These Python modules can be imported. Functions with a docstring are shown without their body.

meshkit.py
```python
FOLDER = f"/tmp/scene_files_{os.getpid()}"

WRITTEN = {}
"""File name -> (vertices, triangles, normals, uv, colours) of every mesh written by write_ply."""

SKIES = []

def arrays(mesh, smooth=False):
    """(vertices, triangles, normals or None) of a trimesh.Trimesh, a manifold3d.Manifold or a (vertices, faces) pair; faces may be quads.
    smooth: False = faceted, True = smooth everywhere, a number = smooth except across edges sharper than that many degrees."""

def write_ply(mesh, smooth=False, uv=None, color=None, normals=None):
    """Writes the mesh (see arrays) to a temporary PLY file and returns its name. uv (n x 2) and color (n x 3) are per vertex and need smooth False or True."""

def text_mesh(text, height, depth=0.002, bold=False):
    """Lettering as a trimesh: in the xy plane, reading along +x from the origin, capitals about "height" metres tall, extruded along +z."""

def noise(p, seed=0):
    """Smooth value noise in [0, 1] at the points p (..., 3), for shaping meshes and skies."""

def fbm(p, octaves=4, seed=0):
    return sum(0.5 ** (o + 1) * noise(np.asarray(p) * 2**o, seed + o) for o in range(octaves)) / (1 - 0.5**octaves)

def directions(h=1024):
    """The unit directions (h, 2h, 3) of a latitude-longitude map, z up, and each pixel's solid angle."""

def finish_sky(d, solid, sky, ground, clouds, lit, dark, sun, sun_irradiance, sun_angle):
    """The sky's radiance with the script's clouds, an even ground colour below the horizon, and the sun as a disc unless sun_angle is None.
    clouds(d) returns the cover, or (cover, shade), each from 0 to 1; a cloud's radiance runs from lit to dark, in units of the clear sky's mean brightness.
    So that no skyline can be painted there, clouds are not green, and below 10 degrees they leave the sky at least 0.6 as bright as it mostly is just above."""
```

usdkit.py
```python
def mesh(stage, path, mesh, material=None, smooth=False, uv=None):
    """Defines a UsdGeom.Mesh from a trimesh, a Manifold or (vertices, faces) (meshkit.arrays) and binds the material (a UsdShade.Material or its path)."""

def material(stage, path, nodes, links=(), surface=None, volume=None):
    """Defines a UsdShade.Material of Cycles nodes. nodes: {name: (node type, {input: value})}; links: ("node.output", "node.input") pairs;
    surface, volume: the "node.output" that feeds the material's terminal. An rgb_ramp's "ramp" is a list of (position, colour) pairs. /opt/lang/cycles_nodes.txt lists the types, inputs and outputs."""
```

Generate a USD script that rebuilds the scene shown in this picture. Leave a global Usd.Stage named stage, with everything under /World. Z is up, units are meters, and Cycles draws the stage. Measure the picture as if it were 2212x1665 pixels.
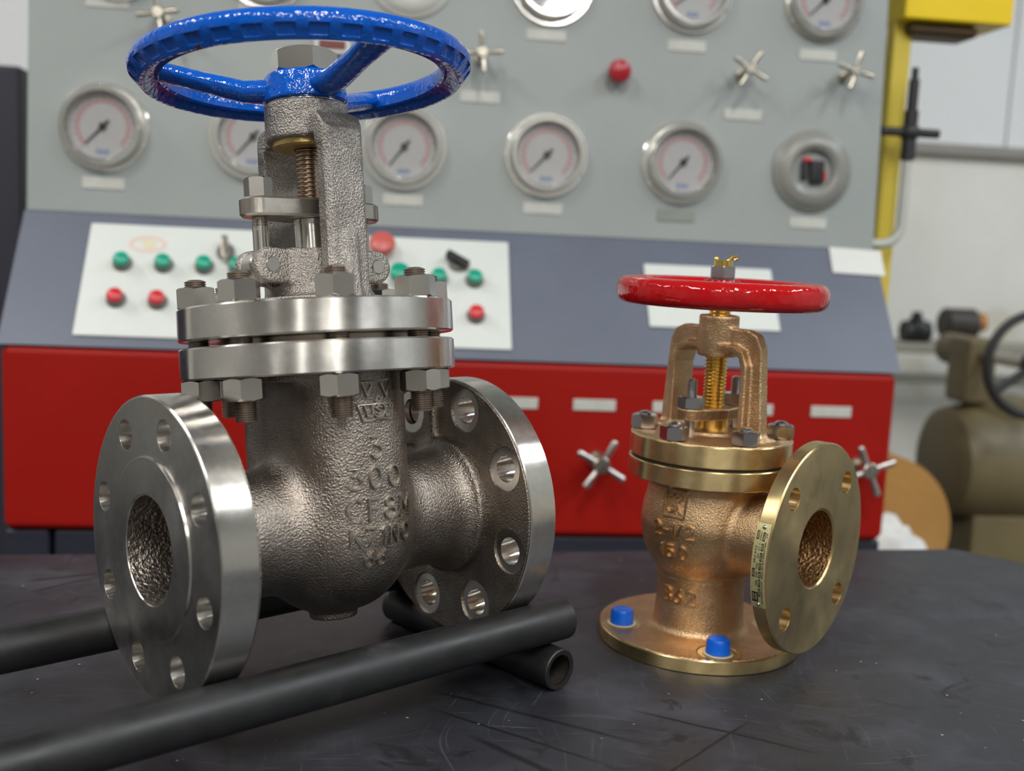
import math, random
import numpy as np
import trimesh
import manifold3d as m3
from manifold3d import Manifold, CrossSection
from shapely.geometry import LineString, Polygon, Point, box as sbox
from shapely.ops import unary_union
from shapely import affinity
import meshkit, usdkit
from pxr import Usd, UsdGeom, UsdLux, UsdShade, Gf, Sdf

random.seed(7)
rng = np.random.default_rng(7)
stage = Usd.Stage.CreateInMemory()
UsdGeom.SetStageUpAxis(stage, UsdGeom.Tokens.z)
UsdGeom.SetStageMetersPerUnit(stage, 1.0)
UsdGeom.Xform.Define(stage, '/World')
UsdGeom.Scope.Define(stage, '/World/Looks')
PI = math.pi

# ------------------------------------------------------------------ camera, lamps, exposure
def rx(a): c, s = math.cos(a), math.sin(a); return np.array([[1, 0, 0], [0, c, -s], [0, s, c]])
def ry(a): c, s = math.cos(a), math.sin(a); return np.array([[c, 0, s], [0, 1, 0], [-s, 0, c]])
def rz(a): c, s = math.cos(a), math.sin(a); return np.array([[c, -s, 0], [s, c, 0], [0, 0, 1]])
def mat4(R, t):
    m = np.eye(4); m[:3, :3] = np.asarray(R).T; m[3, :3] = t
    return Gf.Matrix4d(*[float(x) for x in m.ravel()])

CAM_H, PITCH, ROLL, FPX = 0.35206, 0.13122, -0.04669, 2345.24
RC = rx(-PITCH) @ ry(ROLL)
cam = UsdGeom.Camera.Define(stage, '/World/camera')
cam.AddTransformOp().Set(mat4(np.stack([RC[:, 0], RC[:, 2], -RC[:, 1]], 1), (0, 0, CAM_H)))
FL_MM = 36.0 * FPX / 2212
cam.CreateHorizontalApertureAttr(36.0)
cam.CreateFocalLengthAttr(FL_MM)
cam.CreateFStopAttr(FL_MM / 8.8)
cam.CreateFocusDistanceAttr(0.82)
cam.CreateClippingRangeAttr(Gf.Vec2f(0.02, 100))
cam.CreateExposureAttr(0.0)

FLOOR, CEIL = -0.85, 2.55
# ceiling lamps: (x, y, length, width, rotation about z, colour, strength); each lamp's housing is built further down
LAMPS = [(-1.50, -0.75, 1.5, 0.16, 1.45, (1.0, 0.97, 0.94), 60),
         (0.42, -1.05, 1.5, 0.16, 1.62, (1.0, 0.975, 0.93), 60),
         (2.10, -0.60, 1.5, 0.16, 1.70, (0.93, 0.97, 1.0), 60),
         (-2.75, 0.75, 1.5, 0.16, 1.45, (1.0, 0.975, 0.96), 60),
         (2.95, 0.95, 1.5, 0.16, 1.75, (0.86, 0.94, 1.0), 60),
         (-0.60, -2.85, 1.5, 0.16, 1.50, (1.0, 0.98, 0.95), 60),
         (1.50, -2.85, 1.5, 0.16, 1.64, (1.0, 0.98, 0.95), 60)]
for i, (x, y, ln, wd, rot, col, st) in enumerate(LAMPS):
    L = UsdLux.RectLight.Define(stage, '/World/lamp_light' + ('' if i == 0 else f'_{i:03d}'))
    L.AddTransformOp().Set(mat4(rz(rot), (x, y, CEIL - 0.075)))
    L.CreateWidthAttr(ln); L.CreateHeightAttr(wd)
    L.CreateIntensityAttr(st); L.CreateColorAttr(Gf.Vec3f(*col))

# ------------------------------------------------------------------ helpers: prims
used = {}
def unique(path):
    if path not in used:
        used[path] = 0
        return path
    used[path] += 1
    return unique(f'{path}_{used[path]:03d}') if f'{path}_{used[path]:03d}' in used else (used.setdefault(f'{path}_{used[path]:03d}', 0), f'{path}_{used[path]:03d}')[1]
def meta(prim, label=None, cat=None, group=None, kind=None):
    for k, v in (('label', label), ('category', cat), ('group', group), ('kind', kind)):
        if v: prim.SetCustomDataByKey(k, v)
    return prim
def thing(name, label, cat, R=np.eye(3), t=(0, 0, 0), group=None, kind=None):
    x = UsdGeom.Xform.Define(stage, unique('/World/' + name))
    x.AddTransformOp().Set(mat4(R, t))
    return meta(x.GetPrim(), label, cat, group, kind)
def part(parent, name, mesh, mat, smooth=32, label=None, kind=None):
    base = '/World' if parent is None else str(parent.GetPath())
    if isinstance(mesh, list): mesh = cat(mesh)
    m = usdkit.mesh(stage, unique(f'{base}/{name}'), mesh, mat, smooth)
    return meta(m.GetPrim(), label, None, None, kind)
def dup(src, label, R, t):
    x = UsdGeom.Xform.Define(stage, unique('/World/' + src.GetName().rstrip('0123456789_')))
    x.AddTransformOp().Set(mat4(R, t))
    x.GetPrim().GetReferences().AddInternalReference(src.GetPath())
    x.GetPrim().SetInstanceable(True)
    d = src.GetCustomData()
    return meta(x.GetPrim(), label, d.get('category'), d.get('group'), d.get('kind'))

# ------------------------------------------------------------------ helpers: meshes
def tm(m):
    if hasattr(m, 'to_mesh'):
        q = m.to_mesh(); return trimesh.Trimesh(q.vert_properties[:, :3], q.tri_verts, process=False)
    return m
def cat(ms): return trimesh.util.concatenate([tm(m) for m in ms])
def xf(m, R=None, t=(0, 0, 0)):
    m = tm(m).copy(); T = np.eye(4)
    if R is not None: T[:3, :3] = R
    T[:3, 3] = t; m.apply_transform(T); return m
def box(x0, x1, y0, y1, z0, z1): return Manifold.cube([x1 - x0, y1 - y0, z1 - z0]).translate([x0, y0, z0])
def rbox(x0, x1, y0, y1, z0, z1, r, n=8):
    s = Manifold.sphere(r, n)
    return Manifold.batch_hull([s.translate([x, y, z]) for x in (x0 + r, x1 - r) for y in (y0 + r, y1 - r) for z in (z0 + r, z1 - r)])
def cyl(r, z0, z1, n=48, r2=None): return Manifold.cylinder(z1 - z0, r, r if r2 is None else r2, n).translate([0, 0, z0])
def rev(pts, n=96):
    """closed polygon (r, z) spun about z"""
    p = Polygon([(max(a, 0), b) for a, b in pts])
    c = np.array(p.exterior.coords)[:-1]
    if p.exterior.is_ccw is False: c = c[::-1]
    return Manifold.revolve(CrossSection([c.tolist()]), n)
def disc(r, z0, z1, n=96, ch=0.001, ri=0.0):
    c = ch
    if ri: return rev([(ri + c, z0), (r - c, z0), (r, z0 + c), (r, z1 - c), (r - c, z1), (ri + c, z1), (ri, z1 - c), (ri, z0 + c)], n)
    return rev([(0, z0), (r - c, z0), (r, z0 + c), (r, z1 - c), (r - c, z1), (0, z1)], n)
X2 = ry(PI / 2)   # local z -> x
def extr(poly, z0, z1):
    gs = getattr(poly, 'geoms', [poly])
    return cat([xf(trimesh.creation.extrude_polygon(g, z1 - z0, engine='earcut'), None, (0, 0, z0)) for g in gs if g.area > 1e-12])
def hexnut(af, h, both=True):
    c = af / math.sqrt(3)
    hx = Manifold.extrude(CrossSection([[[c * math.cos(a), c * math.sin(a)] for a in np.arange(6) * PI / 3]]), h)
    d = c * 0.20
    lo = 0 if not both else d * 0.6
    prof = [(0, 0), (c * 1.02 - (d if both else 0), 0), (c * 1.02, lo), (c * 1.02, h - d * 0.6), (c * 1.02 - d, h), (0, h)]
    return hx ^ rev(prof, 48)
def thread(r, z0, z1, pitch, depth, n=32, dome=0.0):
    k = max(2, int(round((z1 - z0) / pitch))); pts = [(0, z0)]
    for i in range(k):
        a = z0 + (z1 - z0) * i / k; p = (z1 - z0) / k
        pts += [(r - depth, a), (r - depth, a + .12 * p), (r, a + .45 * p), (r, a + .67 * p)]
    pts += [(r - depth, z1)]
    if dome: pts += [(r * .6, z1 + dome * .8), (r * .3, z1 + dome)]
    pts += [(0, z1 + dome)]
    return rev(pts, n)
def tube(pts, r, n=10, closed=False):
    pts = np.asarray(pts, float); N = len(pts)
    t = np.gradient(pts, axis=0) if not closed else np.roll(pts, -1, 0) - np.roll(pts, 1, 0)
    t /= np.linalg.norm(t, axis=1, keepdims=True)
    up = np.array([0, 0, 1.0]) if abs(t[0, 2]) < .9 else np.array([1.0, 0, 0])
    a = np.cross(t, up); a /= np.linalg.norm(a, axis=1, keepdims=True); b = np.cross(t, a)
    th = np.arange(n) * 2 * PI / n
    rr = np.broadcast_to(r, N)
    v = pts[:, None] + rr[:, None, None] * (np.cos(th)[None, :, None] * a[:, None] + np.sin(th)[None, :, None] * b[:, None])
    v = v.reshape(-1, 3); f = []
    for i in range(N if closed else N - 1):
        for j in range(n):
            p, q = i * n + j, i * n + (j + 1) % n; i2 = (i + 1) % N
            u, w = i2 * n + j, i2 * n + (j + 1) % n
            f += [[p, q, w], [p, w, u]]
    if not closed:
        v = np.vstack([v, pts[:1], pts[-1:]])
        for j in range(n):
            f += [[N * n, (j + 1) % n, j], [N * n + 1, (N - 1) * n + j, (N - 1) * n + (j + 1) % n]]
    m = trimesh.Trimesh(v, np.array(f), process=False)
    m.fix_normals() if False else None
    return m if closed or m.volume > 0 else (m.invert(), m)[1]

# ------------------------------------------------------------------ helpers: cast shapes as distance fields
def smin(a, b, k):
    h = np.clip(0.5 + 0.5 * (b - a) / k, 0, 1); return b * (1 - h) + a * h - k * h * (1 - h)
def smax(a, b, k): return -smin(-a, -b, k)
def s_cyl(p, axis, r, lo, hi, rd=0.001):
    i = 'xyz'.index(axis); o = [j for j in range(3) if j != i]
    d = np.hypot(p[..., o[0]], p[..., o[1]]) - r + rd
    e = np.abs(p[..., i] - (lo + hi) / 2) - (hi - lo) / 2 + rd
    return np.minimum(np.maximum(d, e), 0) + np.hypot(np.maximum(d, 0), np.maximum(e, 0)) - rd
def s_box(p, lo, hi, rd=0.001):
    c = (np.array(lo) + hi) / 2; h = (np.array(hi) - lo) / 2 - rd
    q = np.abs(p - c) - h
    return np.minimum(q.max(-1), 0) + np.linalg.norm(np.maximum(q, 0), axis=-1) - rd
def s_poly(u, v, poly):
    P = np.asarray(poly, float); d = np.full(u.shape, 1e9); s = np.ones(u.shape)
    for i in range(len(P)):
        a, b = P[i], P[i - 1]; e = b - a; wx, wy = u - a[0], v - a[1]
        t = np.clip((wx * e[0] + wy * e[1]) / (e @ e), 0, 1)
        d = np.minimum(d, (wx - e[0] * t) ** 2 + (wy - e[1] * t) ** 2)
        c1, c2, c3 = v >= a[1], v < b[1], e[0] * wy > e[1] * wx
        s = np.where((c1 & c2 & c3) | (~c1 & ~c2 & ~c3), -s, s)
    return s * np.sqrt(d)
def s_ext(d2, e, rd=0.001):
    """extrude a 2-D distance by |e| (already a distance along the third axis)"""
    a, b = d2 + rd, e + rd
    return np.minimum(np.maximum(a, b), 0) + np.hypot(np.maximum(a, 0), np.maximum(b, 0)) - rd
def nets(f, lo, hi, h):
    lo, hi = np.array(lo, float), np.array(hi, float)
    n = np.ceil((hi - lo) / h).astype(int) + 1
    ax = [lo[i] + h * np.arange(n[i]) for i in range(3)]
    V = f(np.stack(np.meshgrid(*ax, indexing='ij'), -1))
    S = V < 0
    acc = np.zeros(tuple(n - 1) + (3,)); cnt = np.zeros(tuple(n - 1))
    sl = lambda o, m: tuple(slice(o[i], o[i] + m[i]) for i in range(3))
    for a in range(3):
        m = n.copy(); m[a] -= 1
        z = np.zeros(3, int); e = z.copy(); e[a] = 1
        v0, v1 = V[sl(z, m)], V[sl(e, m)]
        cr = (v0 < 0) != (v1 < 0)
        t = np.where(cr, v0 / np.where(cr, v0 - v1, 1), 0)
        b, c = [i for i in range(3) if i != a]
        for db in (0, 1):
            for dc in (0, 1):
                off = np.zeros(3, int); off[b] = db; off[c] = dc
                k = sl(off, n - 1)
                cc, tt = cr[k], t[k]
                cnt += cc
                acc[..., a] += cc * tt; acc[..., b] += cc * db; acc[..., c] += cc * dc
    ok = cnt > 0
    idx = -np.ones(ok.shape, int); idx[ok] = np.arange(ok.sum())
    cell = np.argwhere(ok)
    v = lo + h * (cell + acc[ok] / cnt[ok][:, None])
    F = []
    for a in range(3):
        b, c = (a + 1) % 3, (a + 2) % 3
        m = n.copy(); m[a] -= 1; m[b] -= 2; m[c] -= 2
        o = np.zeros(3, int); o[b] = 1; o[c] = 1; e = o.copy(); e[a] = 1
        s0, s1 = S[sl(o, m)], S[sl(e, m)]
        w = np.argwhere(s0 != s1)
        if not len(w): continue
        flip = s0[tuple(w.T)]
        q = []
        for db, dc in ((0, 0), (1, 0), (1, 1), (0, 1)):
            u = w.copy(); u[:, b] += db; u[:, c] += dc; q.append(idx[tuple(u.T)])
        q = np.stack(q, 1); q = np.where(flip[:, None], q, q[:, ::-1])
        F.append(q)
    F = np.vstack(F)
    for _ in range(3):
        d = f(v); g = np.stack([(f(v + np.eye(3)[i] * 1e-5) - d) / 1e-5 for i in range(3)], 1)
        v = v - np.clip(d / np.maximum((g ** 2).sum(1), .05), -h, h)[:, None] * g
    return trimesh.Trimesh(v, np.vstack([F[:, [0, 1, 2]], F[:, [0, 2, 3]]]), process=False)
def drape(mesh, f, raise_by, axis=1, start=-0.13, iters=60):
    """lay lettering (built in x-z, its depth 0..1 in y) on the surface f = 0 as seen along +y"""
    v = np.array(mesh.vertices); top = v[:, 1]
    p = v.copy(); p[:, 1] = start
    for _ in range(iters):
        p[:, 1] += np.clip(f(p), -.02, .02) * .8
    p[:, 1] += 0.0006 - top * (raise_by + 0.0006)
    return trimesh.Trimesh(p, mesh.faces[:, ::-1], process=False)
def arc(cx, cy, rx_, ry_, a0, a1, n=14): return [(cx + rx_ * math.cos(math.radians(a)), cy + ry_ * math.sin(math.radians(a))) for a in np.linspace(a0, a1, n)]
GLYPH = {'0': [arc(.3, .5, .3, .5, 0, 360, 28)], 'O': [arc(.33, .5, .33, .5, 0, 360, 28)], '1': [[(.08, .82), (.25, 1), (.25, 0)]],
         '2': [arc(.3, .70, .29, .30, 165, -35) + [(.0, 0), (.62, 0)]],
         '3': [[(.05, 1), (.52, 1), (.24, .62)] + arc(.28, .31, .30, .31, 80, -150)],
         '5': [[(.55, 1), (.08, 1), (.05, .56)] + arc(.28, .32, .30, .32, 125, -145)],
         '6': [[(.46, 1), (.10, .52)] + arc(.29, .30, .29, .30, 150, 510, 26)], '7': [[(0, 1), (.56, 1), (.18, 0)]],
         '8': [arc(.3, .75, .24, .25, 0, 360, 22), arc(.3, .26, .30, .26, 0, 360, 22)],
         'B': [[(.02, 0), (.02, 1), (.30, 1)] + arc(.30, .76, .24, .24, 90, -90) + [(.04, .52)], [(.30, .52)] + arc(.30, .26, .29, .26, 90, -90) + [(.02, 0)]],
         'C': [arc(.36, .5, .36, .5, 48, 312, 24)], 'F': [[(.04, 0), (.04, 1), (.56, 1)], [(.04, .54), (.46, .54)]],
         'K': [[(.04, 0), (.04, 1)], [(.56, 1), (.06, .46)], [(.22, .60), (.58, 0)]], 'M': [[(0, 0), (.04, 1), (.36, .30), (.68, 1), (.72, 0)]], 'N': [[(.02, 0), (.02, 1), (.56, 0), (.56, 1)]],
         '-': [[(.06, .46), (.40, .46)]], '/': [[(.0, -.02), (.38, 1.02)]]}
def letters(s, height, cx, cz, squeeze=1.0, wdt=.155, gap=.34):
    lines, x = [], 0.0
    for ch in s:
        g = GLYPH[ch]; w = max(q[0] for l in g for q in l)
        lines += [[((x + q[0]) * height * squeeze, (q[1] - .5) * height) for q in l] for l in g]; x += w + gap
    off = (x - gap) * height * squeeze / 2
    return strokes([[(q[0] - off, q[1]) for q in l] for l in lines], wdt * height, cx, cz)
def flatmesh(m, cx, cz, squeeze=1.0, height=None):
    v = np.array(m.vertices)
    w = (v[:, 0].min() + v[:, 0].max()) / 2
    hh = (v[:, 1].min() + v[:, 1].max()) / 2
    q = np.stack([(v[:, 0] - w) * squeeze + cx, v[:, 2], v[:, 1] - hh + cz], 1)
    return trimesh.Trimesh(q, m.faces[:, ::-1], process=False)
def strokes(lines, wdt, cx, cz):
    ms = []
    for k, d in ((1.0, .62), (.74, .86), (.46, 1.0)):   # rounded cross-section in three steps
        sh = unary_union([LineString(l).buffer(wdt / 2 * k, quad_segs=4) for l in lines]).simplify(wdt * .02)
        m = extr(sh.segmentize(.0022), 0, d); v = np.array(m.vertices)
        ms.append(trimesh.Trimesh(np.stack([v[:, 0] + cx, v[:, 2], v[:, 1] + cz], 1), m.faces[:, ::-1], process=False))
    return cat(ms)

# ------------------------------------------------------------------ materials
def M(name, nodes, links, surface='p.BSDF'): return usdkit.material(stage, '/World/Looks/' + name, nodes, links, surface)
def srgb(r, g, b):
    c = np.array([r, g, b]) / 255.0
    return tuple(np.where(c <= .04045, c / 12.92, ((c + .055) / 1.055) ** 2.4))
def paint(name, col, rough=.45, var=.12, scale=9, bump=0.0, bscale=60, coat=0.0, spec=.5):
    c = np.array(col)
    nodes = {'t': ('texture_coordinate', {}), 'n': ('noise_texture', {'scale': scale, 'detail': 4.0}),
             'r': ('rgb_ramp', {'ramp': [(.3, tuple(c * (1 - var))), (.7, tuple(np.minimum(c * (1 + var), 1)))]}),
             'p': ('principled_bsdf', {'roughness': rough, 'coat_weight': coat, 'coat_roughness': .06, 'specular_ior_level': spec})}
    links = [('t.object', 'n.vector'), ('n.fac', 'r.fac'), ('r.color', 'p.base_color')]
    if bump:
        nodes |= {'n2': ('noise_texture', {'scale': bscale, 'detail': 2.0}), 'b': ('bump', {'strength': 1.0, 'distance': bump})}
        links += [('t.object', 'n2.vector'), ('n2.fac', 'b.height'), ('b.normal', 'p.normal')]
        if coat: links += [('b.normal', 'p.coat_normal')]
    return M(name, nodes, links)
def cast(name, lo, hi, rough=.45, grain=520, depth=.0006, metallic=1.0, big=45, spots=None):
    nodes = {'t': ('texture_coordinate', {}),
             'n': ('noise_texture', {'scale': big, 'detail': 5.0, 'roughness': .6}),
             'r': ('rgb_ramp', {'ramp': [(.3, lo), (.72, hi)]}),
             'g': ('noise_texture', {'scale': grain, 'detail': 2.5, 'roughness': .55}),
             'b': ('bump', {'strength': 1.0, 'distance': depth}),
             'rr': ('map_range', {'from_min': .3, 'from_max': .7, 'to_min': rough + .06, 'to_max': rough - .08}),
             'p': ('principled_bsdf', {'metallic': metallic})}
    links = [('t.object', 'n.vector'), ('t.object', 'g.vector'), ('n.fac', 'r.fac'), ('r.color', 'p.base_color'), ('g.fac', 'b.height'), ('b.normal', 'p.normal'), ('g.fac', 'rr.value'), ('rr.result', 'p.roughness')]
    return M(name, nodes, links)
def turned(name, col, axis, centre=(0, 0, 0), rough=.3, aniso=.75, var=.12, stain=None, rings=0.00002):
    a = {'x': (1., 0, 0), 'y': (0, 1., 0), 'z': (0, 0, 1.)}[axis]
    sc = {'x': (2600, 30, 30), 'y': (30, 2600, 30), 'z': (30, 30, 2600)}[axis]
    c = np.array(col)
    nodes = {'t': ('texture_coordinate', {}), 's': ('vector_math', {'math_type': 'subtract', 'vector2': centre}),
             'c': ('vector_math', {'math_type': 'cross_product', 'vector1': a}),
             'w': ('vector_transform', {'transform_type': 'vector', 'convert_from': 'object', 'convert_to': 'world'}),
             'nz': ('vector_math', {'math_type': 'normalize'}),
             'n': ('noise_texture', {'scale': 28.0, 'detail': 5.0}),
             'r': ('rgb_ramp', {'ramp': [(.3, tuple(c * (1 - var))), (.7, tuple(np.minimum(c * (1 + var), 1)))] if stain is None else [(.25, stain), (.42, tuple(c * (1 - var))), (.7, tuple(np.minimum(c * (1 + var), 1)))]}),
             'ml': ('vector_math', {'math_type': 'multiply', 'vector2': sc}),
             'f': ('noise_texture', {'scale': 1.0, 'detail': 2.0}),
             'b': ('bump', {'strength': .6, 'distance': rings}),
             'rr': ('map_range', {'from_min': .3, 'from_max': .7, 'to_min': rough - .05, 'to_max': rough + .07}),
             'p': ('principled_bsdf', {'metallic': 1.0, 'anisotropic': aniso, 'anisotropic_rotation': .25})}
    links = [('t.object', 's.vector1'), ('s.vector', 'c.vector2'), ('c.vector', 'w.vector'), ('w.vector', 'nz.vector1'), ('nz.vector', 'p.tangent'),
             ('t.object', 'n.vector'), ('n.fac', 'r.fac'), ('r.color', 'p.base_color'), ('n.fac', 'rr.value'), ('rr.result', 'p.roughness'),
             ('s.vector', 'ml.vector1'), ('ml.vector', 'f.vector'), ('f.fac', 'b.height'), ('b.normal', 'p.normal')]
    return M(name, nodes, links)
def plain(name, col, rough=.5, metallic=0.0, **k):
    return M(name, {'p': ('principled_bsdf', {'base_color': col, 'roughness': rough, 'metallic': metallic, **k})}, [])

STEEL = (.68, .655, .61)
m_fl_x = turned('turned_steel_bore', STEEL, 'x', rough=.24, aniso=.9, var=.06)
m_fl_z = turned('turned_steel_stem', STEEL, 'z', rough=.23, aniso=.92, var=.07)
m_face = turned('faced_steel', (.32, .31, .29), 'x', rough=.30, aniso=.6, var=.16)
m_body = cast('cast_steel_body', (.235, .20, .17), (.40, .355, .31), .40, 640, .0009)
m_letter = cast('cast_steel_lettering', (.36, .325, .285), (.46, .42, .37), .36, 500, .0003)
m_bzletter = cast('cast_bronze_lettering', (.58, .40, .22), (.70, .50, .29), .36, 600, .00025)
m_bore = cast('cast_steel_bore', (.26, .225, .195), (.42, .375, .33), .40, 300, .0016)
m_yoke = cast('cast_steel_yoke', (.27, .25, .225), (.42, .39, .355), .42, 680, .0016)
m_nut = plain('nut_steel', (.60, .575, .53), .20, 1.0)
m_thr = plain('stud_thread_steel', (.36, .30, .25), .33, 1.0)
m_brush = turned('brushed_steel', (.60, .56, .50), 'z', rough=.34, aniso=.5, rings=.00008)
m_sleeve = cast('bronze_sleeve', (.50, .36, .14), (.66, .48, .20), .4, 400, .0003)
m_blue = M('blue_enamel', {'t': ('texture_coordinate', {}), 'n': ('noise_texture', {'scale': 26.0, 'detail': 3.0}), 'n2': ('noise_texture', {'scale': 190.0, 'detail': 2.0}),
    'w': ('noise_texture', {'scale': 34.0, 'detail': 6.0, 'roughness': .7}),
    'r': ('rgb_ramp', {'ramp': [(.0, (.0006, .086, .46)), (.655, (.0005, .076, .42)), (.685, (.0005, .07, .4)), (.70, (.06, .028, .016)), (1, (.06, .028, .016))]}),
    'a': ('math', {'math_type': 'multiply_add', 'value2': .4}), 'b': ('bump', {'strength': 1.0, 'distance': .0022}),
    'p': ('principled_bsdf', {'roughness': .13, 'specular_ior_level': .5})},
    [('t.object', 'n.vector'), ('t.object', 'n2.vector'), ('t.object', 'w.vector'), ('w.fac', 'r.fac'), ('r.color', 'p.base_color'), ('n2.fac', 'a.value1'), ('n.fac', 'a.value3'), ('a.value', 'b.height'), ('b.normal', 'p.normal')])
m_red_wheel = paint('red_enamel', (.38, .004, .006), .1, .08, 20, .0013, 90, coat=.0, spec=.5)
m_bz = cast('cast_bronze', (.50, .325, .175), (.70, .49, .285), .40, 800, .0007)
m_bzbore = cast('cast_bronze_bore', (.30, .17, .075), (.52, .32, .15), .40, 380, .0016)
BRASS = (.70, .535, .265)
m_br_x = turned('turned_brass_side', BRASS, 'x', (0, 0, .108), rough=.30, aniso=.8, var=.08)
m_brface = turned('faced_brass', (.60, .47, .25), 'x', (0, 0, .108), rough=.36, aniso=.4, var=.16)
m_br_z = turned('turned_brass', BRASS, 'z', rough=.29, aniso=.85, var=.08)
m_stem = plain('brass_stem', (.82, .58, .17), .22, 1.0)
m_gold = plain('bright_brass', (.90, .66, .18), .18, 1.0)
m_zinc = plain('zinc_nut', (.47, .47, .49), .20, 1.0)
m_gasket = plain('black_gasket', (.012, .012, .013), .6)
m_cap = paint('blue_plastic', (.002, .115, .66), .32, .05, 40)
m_tag = cast('etched_brass_tag', (.62, .56, .28), (.74, .68, .36), .38, 500, .00005, metallic=.7)
m_ink = plain('black_ink', (.014, .012, .010), .45)
m_pipe = M('black_pipe', {'t': ('texture_coordinate', {}), 'n': ('noise_texture', {'scale': 14.0, 'detail': 6.0, 'roughness': .65}), 'r': ('rgb_ramp', {'ramp': [(.3, (.004, .004, .0045)), (.60, (.0095, .0098, .0108)), (.74, (.04, .04, .042))]}),
    'g': ('noise_texture', {'scale': 60.0, 'detail': 4.0}), 'b': ('bump', {'strength': .5, 'distance': .0005}), 'rr': ('map_range', {'from_min': .3, 'from_max': .75, 'to_min': .36, 'to_max': .62}), 'p': ('principled_bsdf', {'specular_ior_level': .55})},
    [('t.object', 'n.vector'), ('t.object', 'g.vector'), ('n.fac', 'r.fac'), ('r.color', 'p.base_color'), ('g.fac', 'b.height'), ('b.normal', 'p.normal'), ('n.fac', 'rr.value'), ('rr.result', 'p.roughness')])
m_pipe_end = paint('rusty_pipe_bore', (.018, .013, .010), .6, .4, 60, .0006, 180)

# ------------------------------------------------------------------ the room
YAW = 0.12552608
RY = rz(YAW)
def at(x, y, z=0.0): return RY @ np.array([x, y, z])
m_wall = paint('white_wall_panels', srgb(234, 237, 238), .5, .03, 2.5)
m_wall_low = M('dingy_white_wall', {'t': ('texture_coordinate', {}), 'n': ('noise_texture', {'scale': 3.2, 'detail': 5.0, 'roughness': .6}), 'r': ('rgb_ramp', {'ramp': [(.30, srgb(236, 236, 230)), (.56, srgb(230, 229, 221)), (.72, srgb(200, 190, 164))]}), 'p': ('principled_bsdf', {'roughness': .6})},
    [('t.object', 'n.vector'), ('n.fac', 'r.fac'), ('r.color', 'p.base_color')])
m_floor = paint('grey_floor_paint', srgb(96, 96, 94), .4, .15, 4)
m_ceil = paint('ceiling_white', srgb(190, 190, 186), .7, .04, 3)
m_wside = paint('side_wall_grey', srgb(170, 170, 167), .7, .08, 2)
m_wrear = paint('rear_wall_grey', srgb(138, 137, 133), .7, .10, 2)
def struct(name, mesh, mat): p = part(None, name, xf(mesh, RY), mat, False); return meta(p, kind='structure')
BY = 3.05
struct('floor', box(-4.2, 4.2, -4.2, BY + .1, FLOOR - .1, FLOOR), m_floor)
struct('ceiling', box(-4.2, 4.2, -4.2, BY + .1, CEIL, CEIL + .1), m_ceil)
wb = thing('wall_back', None, None, RY, kind='structure')
part(wb, 'lower_wall', box(-4.2, 4.2, BY, BY + .1, FLOOR, .66), m_wall_low, False)
for i in range(7):
    part(wb, 'wall_panel', rbox(-4.2 + 1.2 * i + .003, -4.2 + 1.2 * (i + 1) - .003, BY - .012, BY + .1, .69, CEIL, .004), m_wall, False)
struct('trim_1', rbox(-4.2, 4.2, BY - .03, BY + .02, .658, .692, .006), paint('trim_grey', srgb(150, 147, 141), .5, .06))
struct('wall_left', box(-4.3, -4.2, -4.2, BY + .1, FLOOR, CEIL), m_wside)
struct('wall_right', box(4.2, 4.3, -4.2, BY + .1, FLOOR, CEIL), m_wside)
struct('wall_rear', box(-4.2, 4.2, -4.3, -4.2, FLOOR, CEIL), m_wrear)
m_lamp = plain('lamp_housing_white', (.75, .75, .74), .4)
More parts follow.
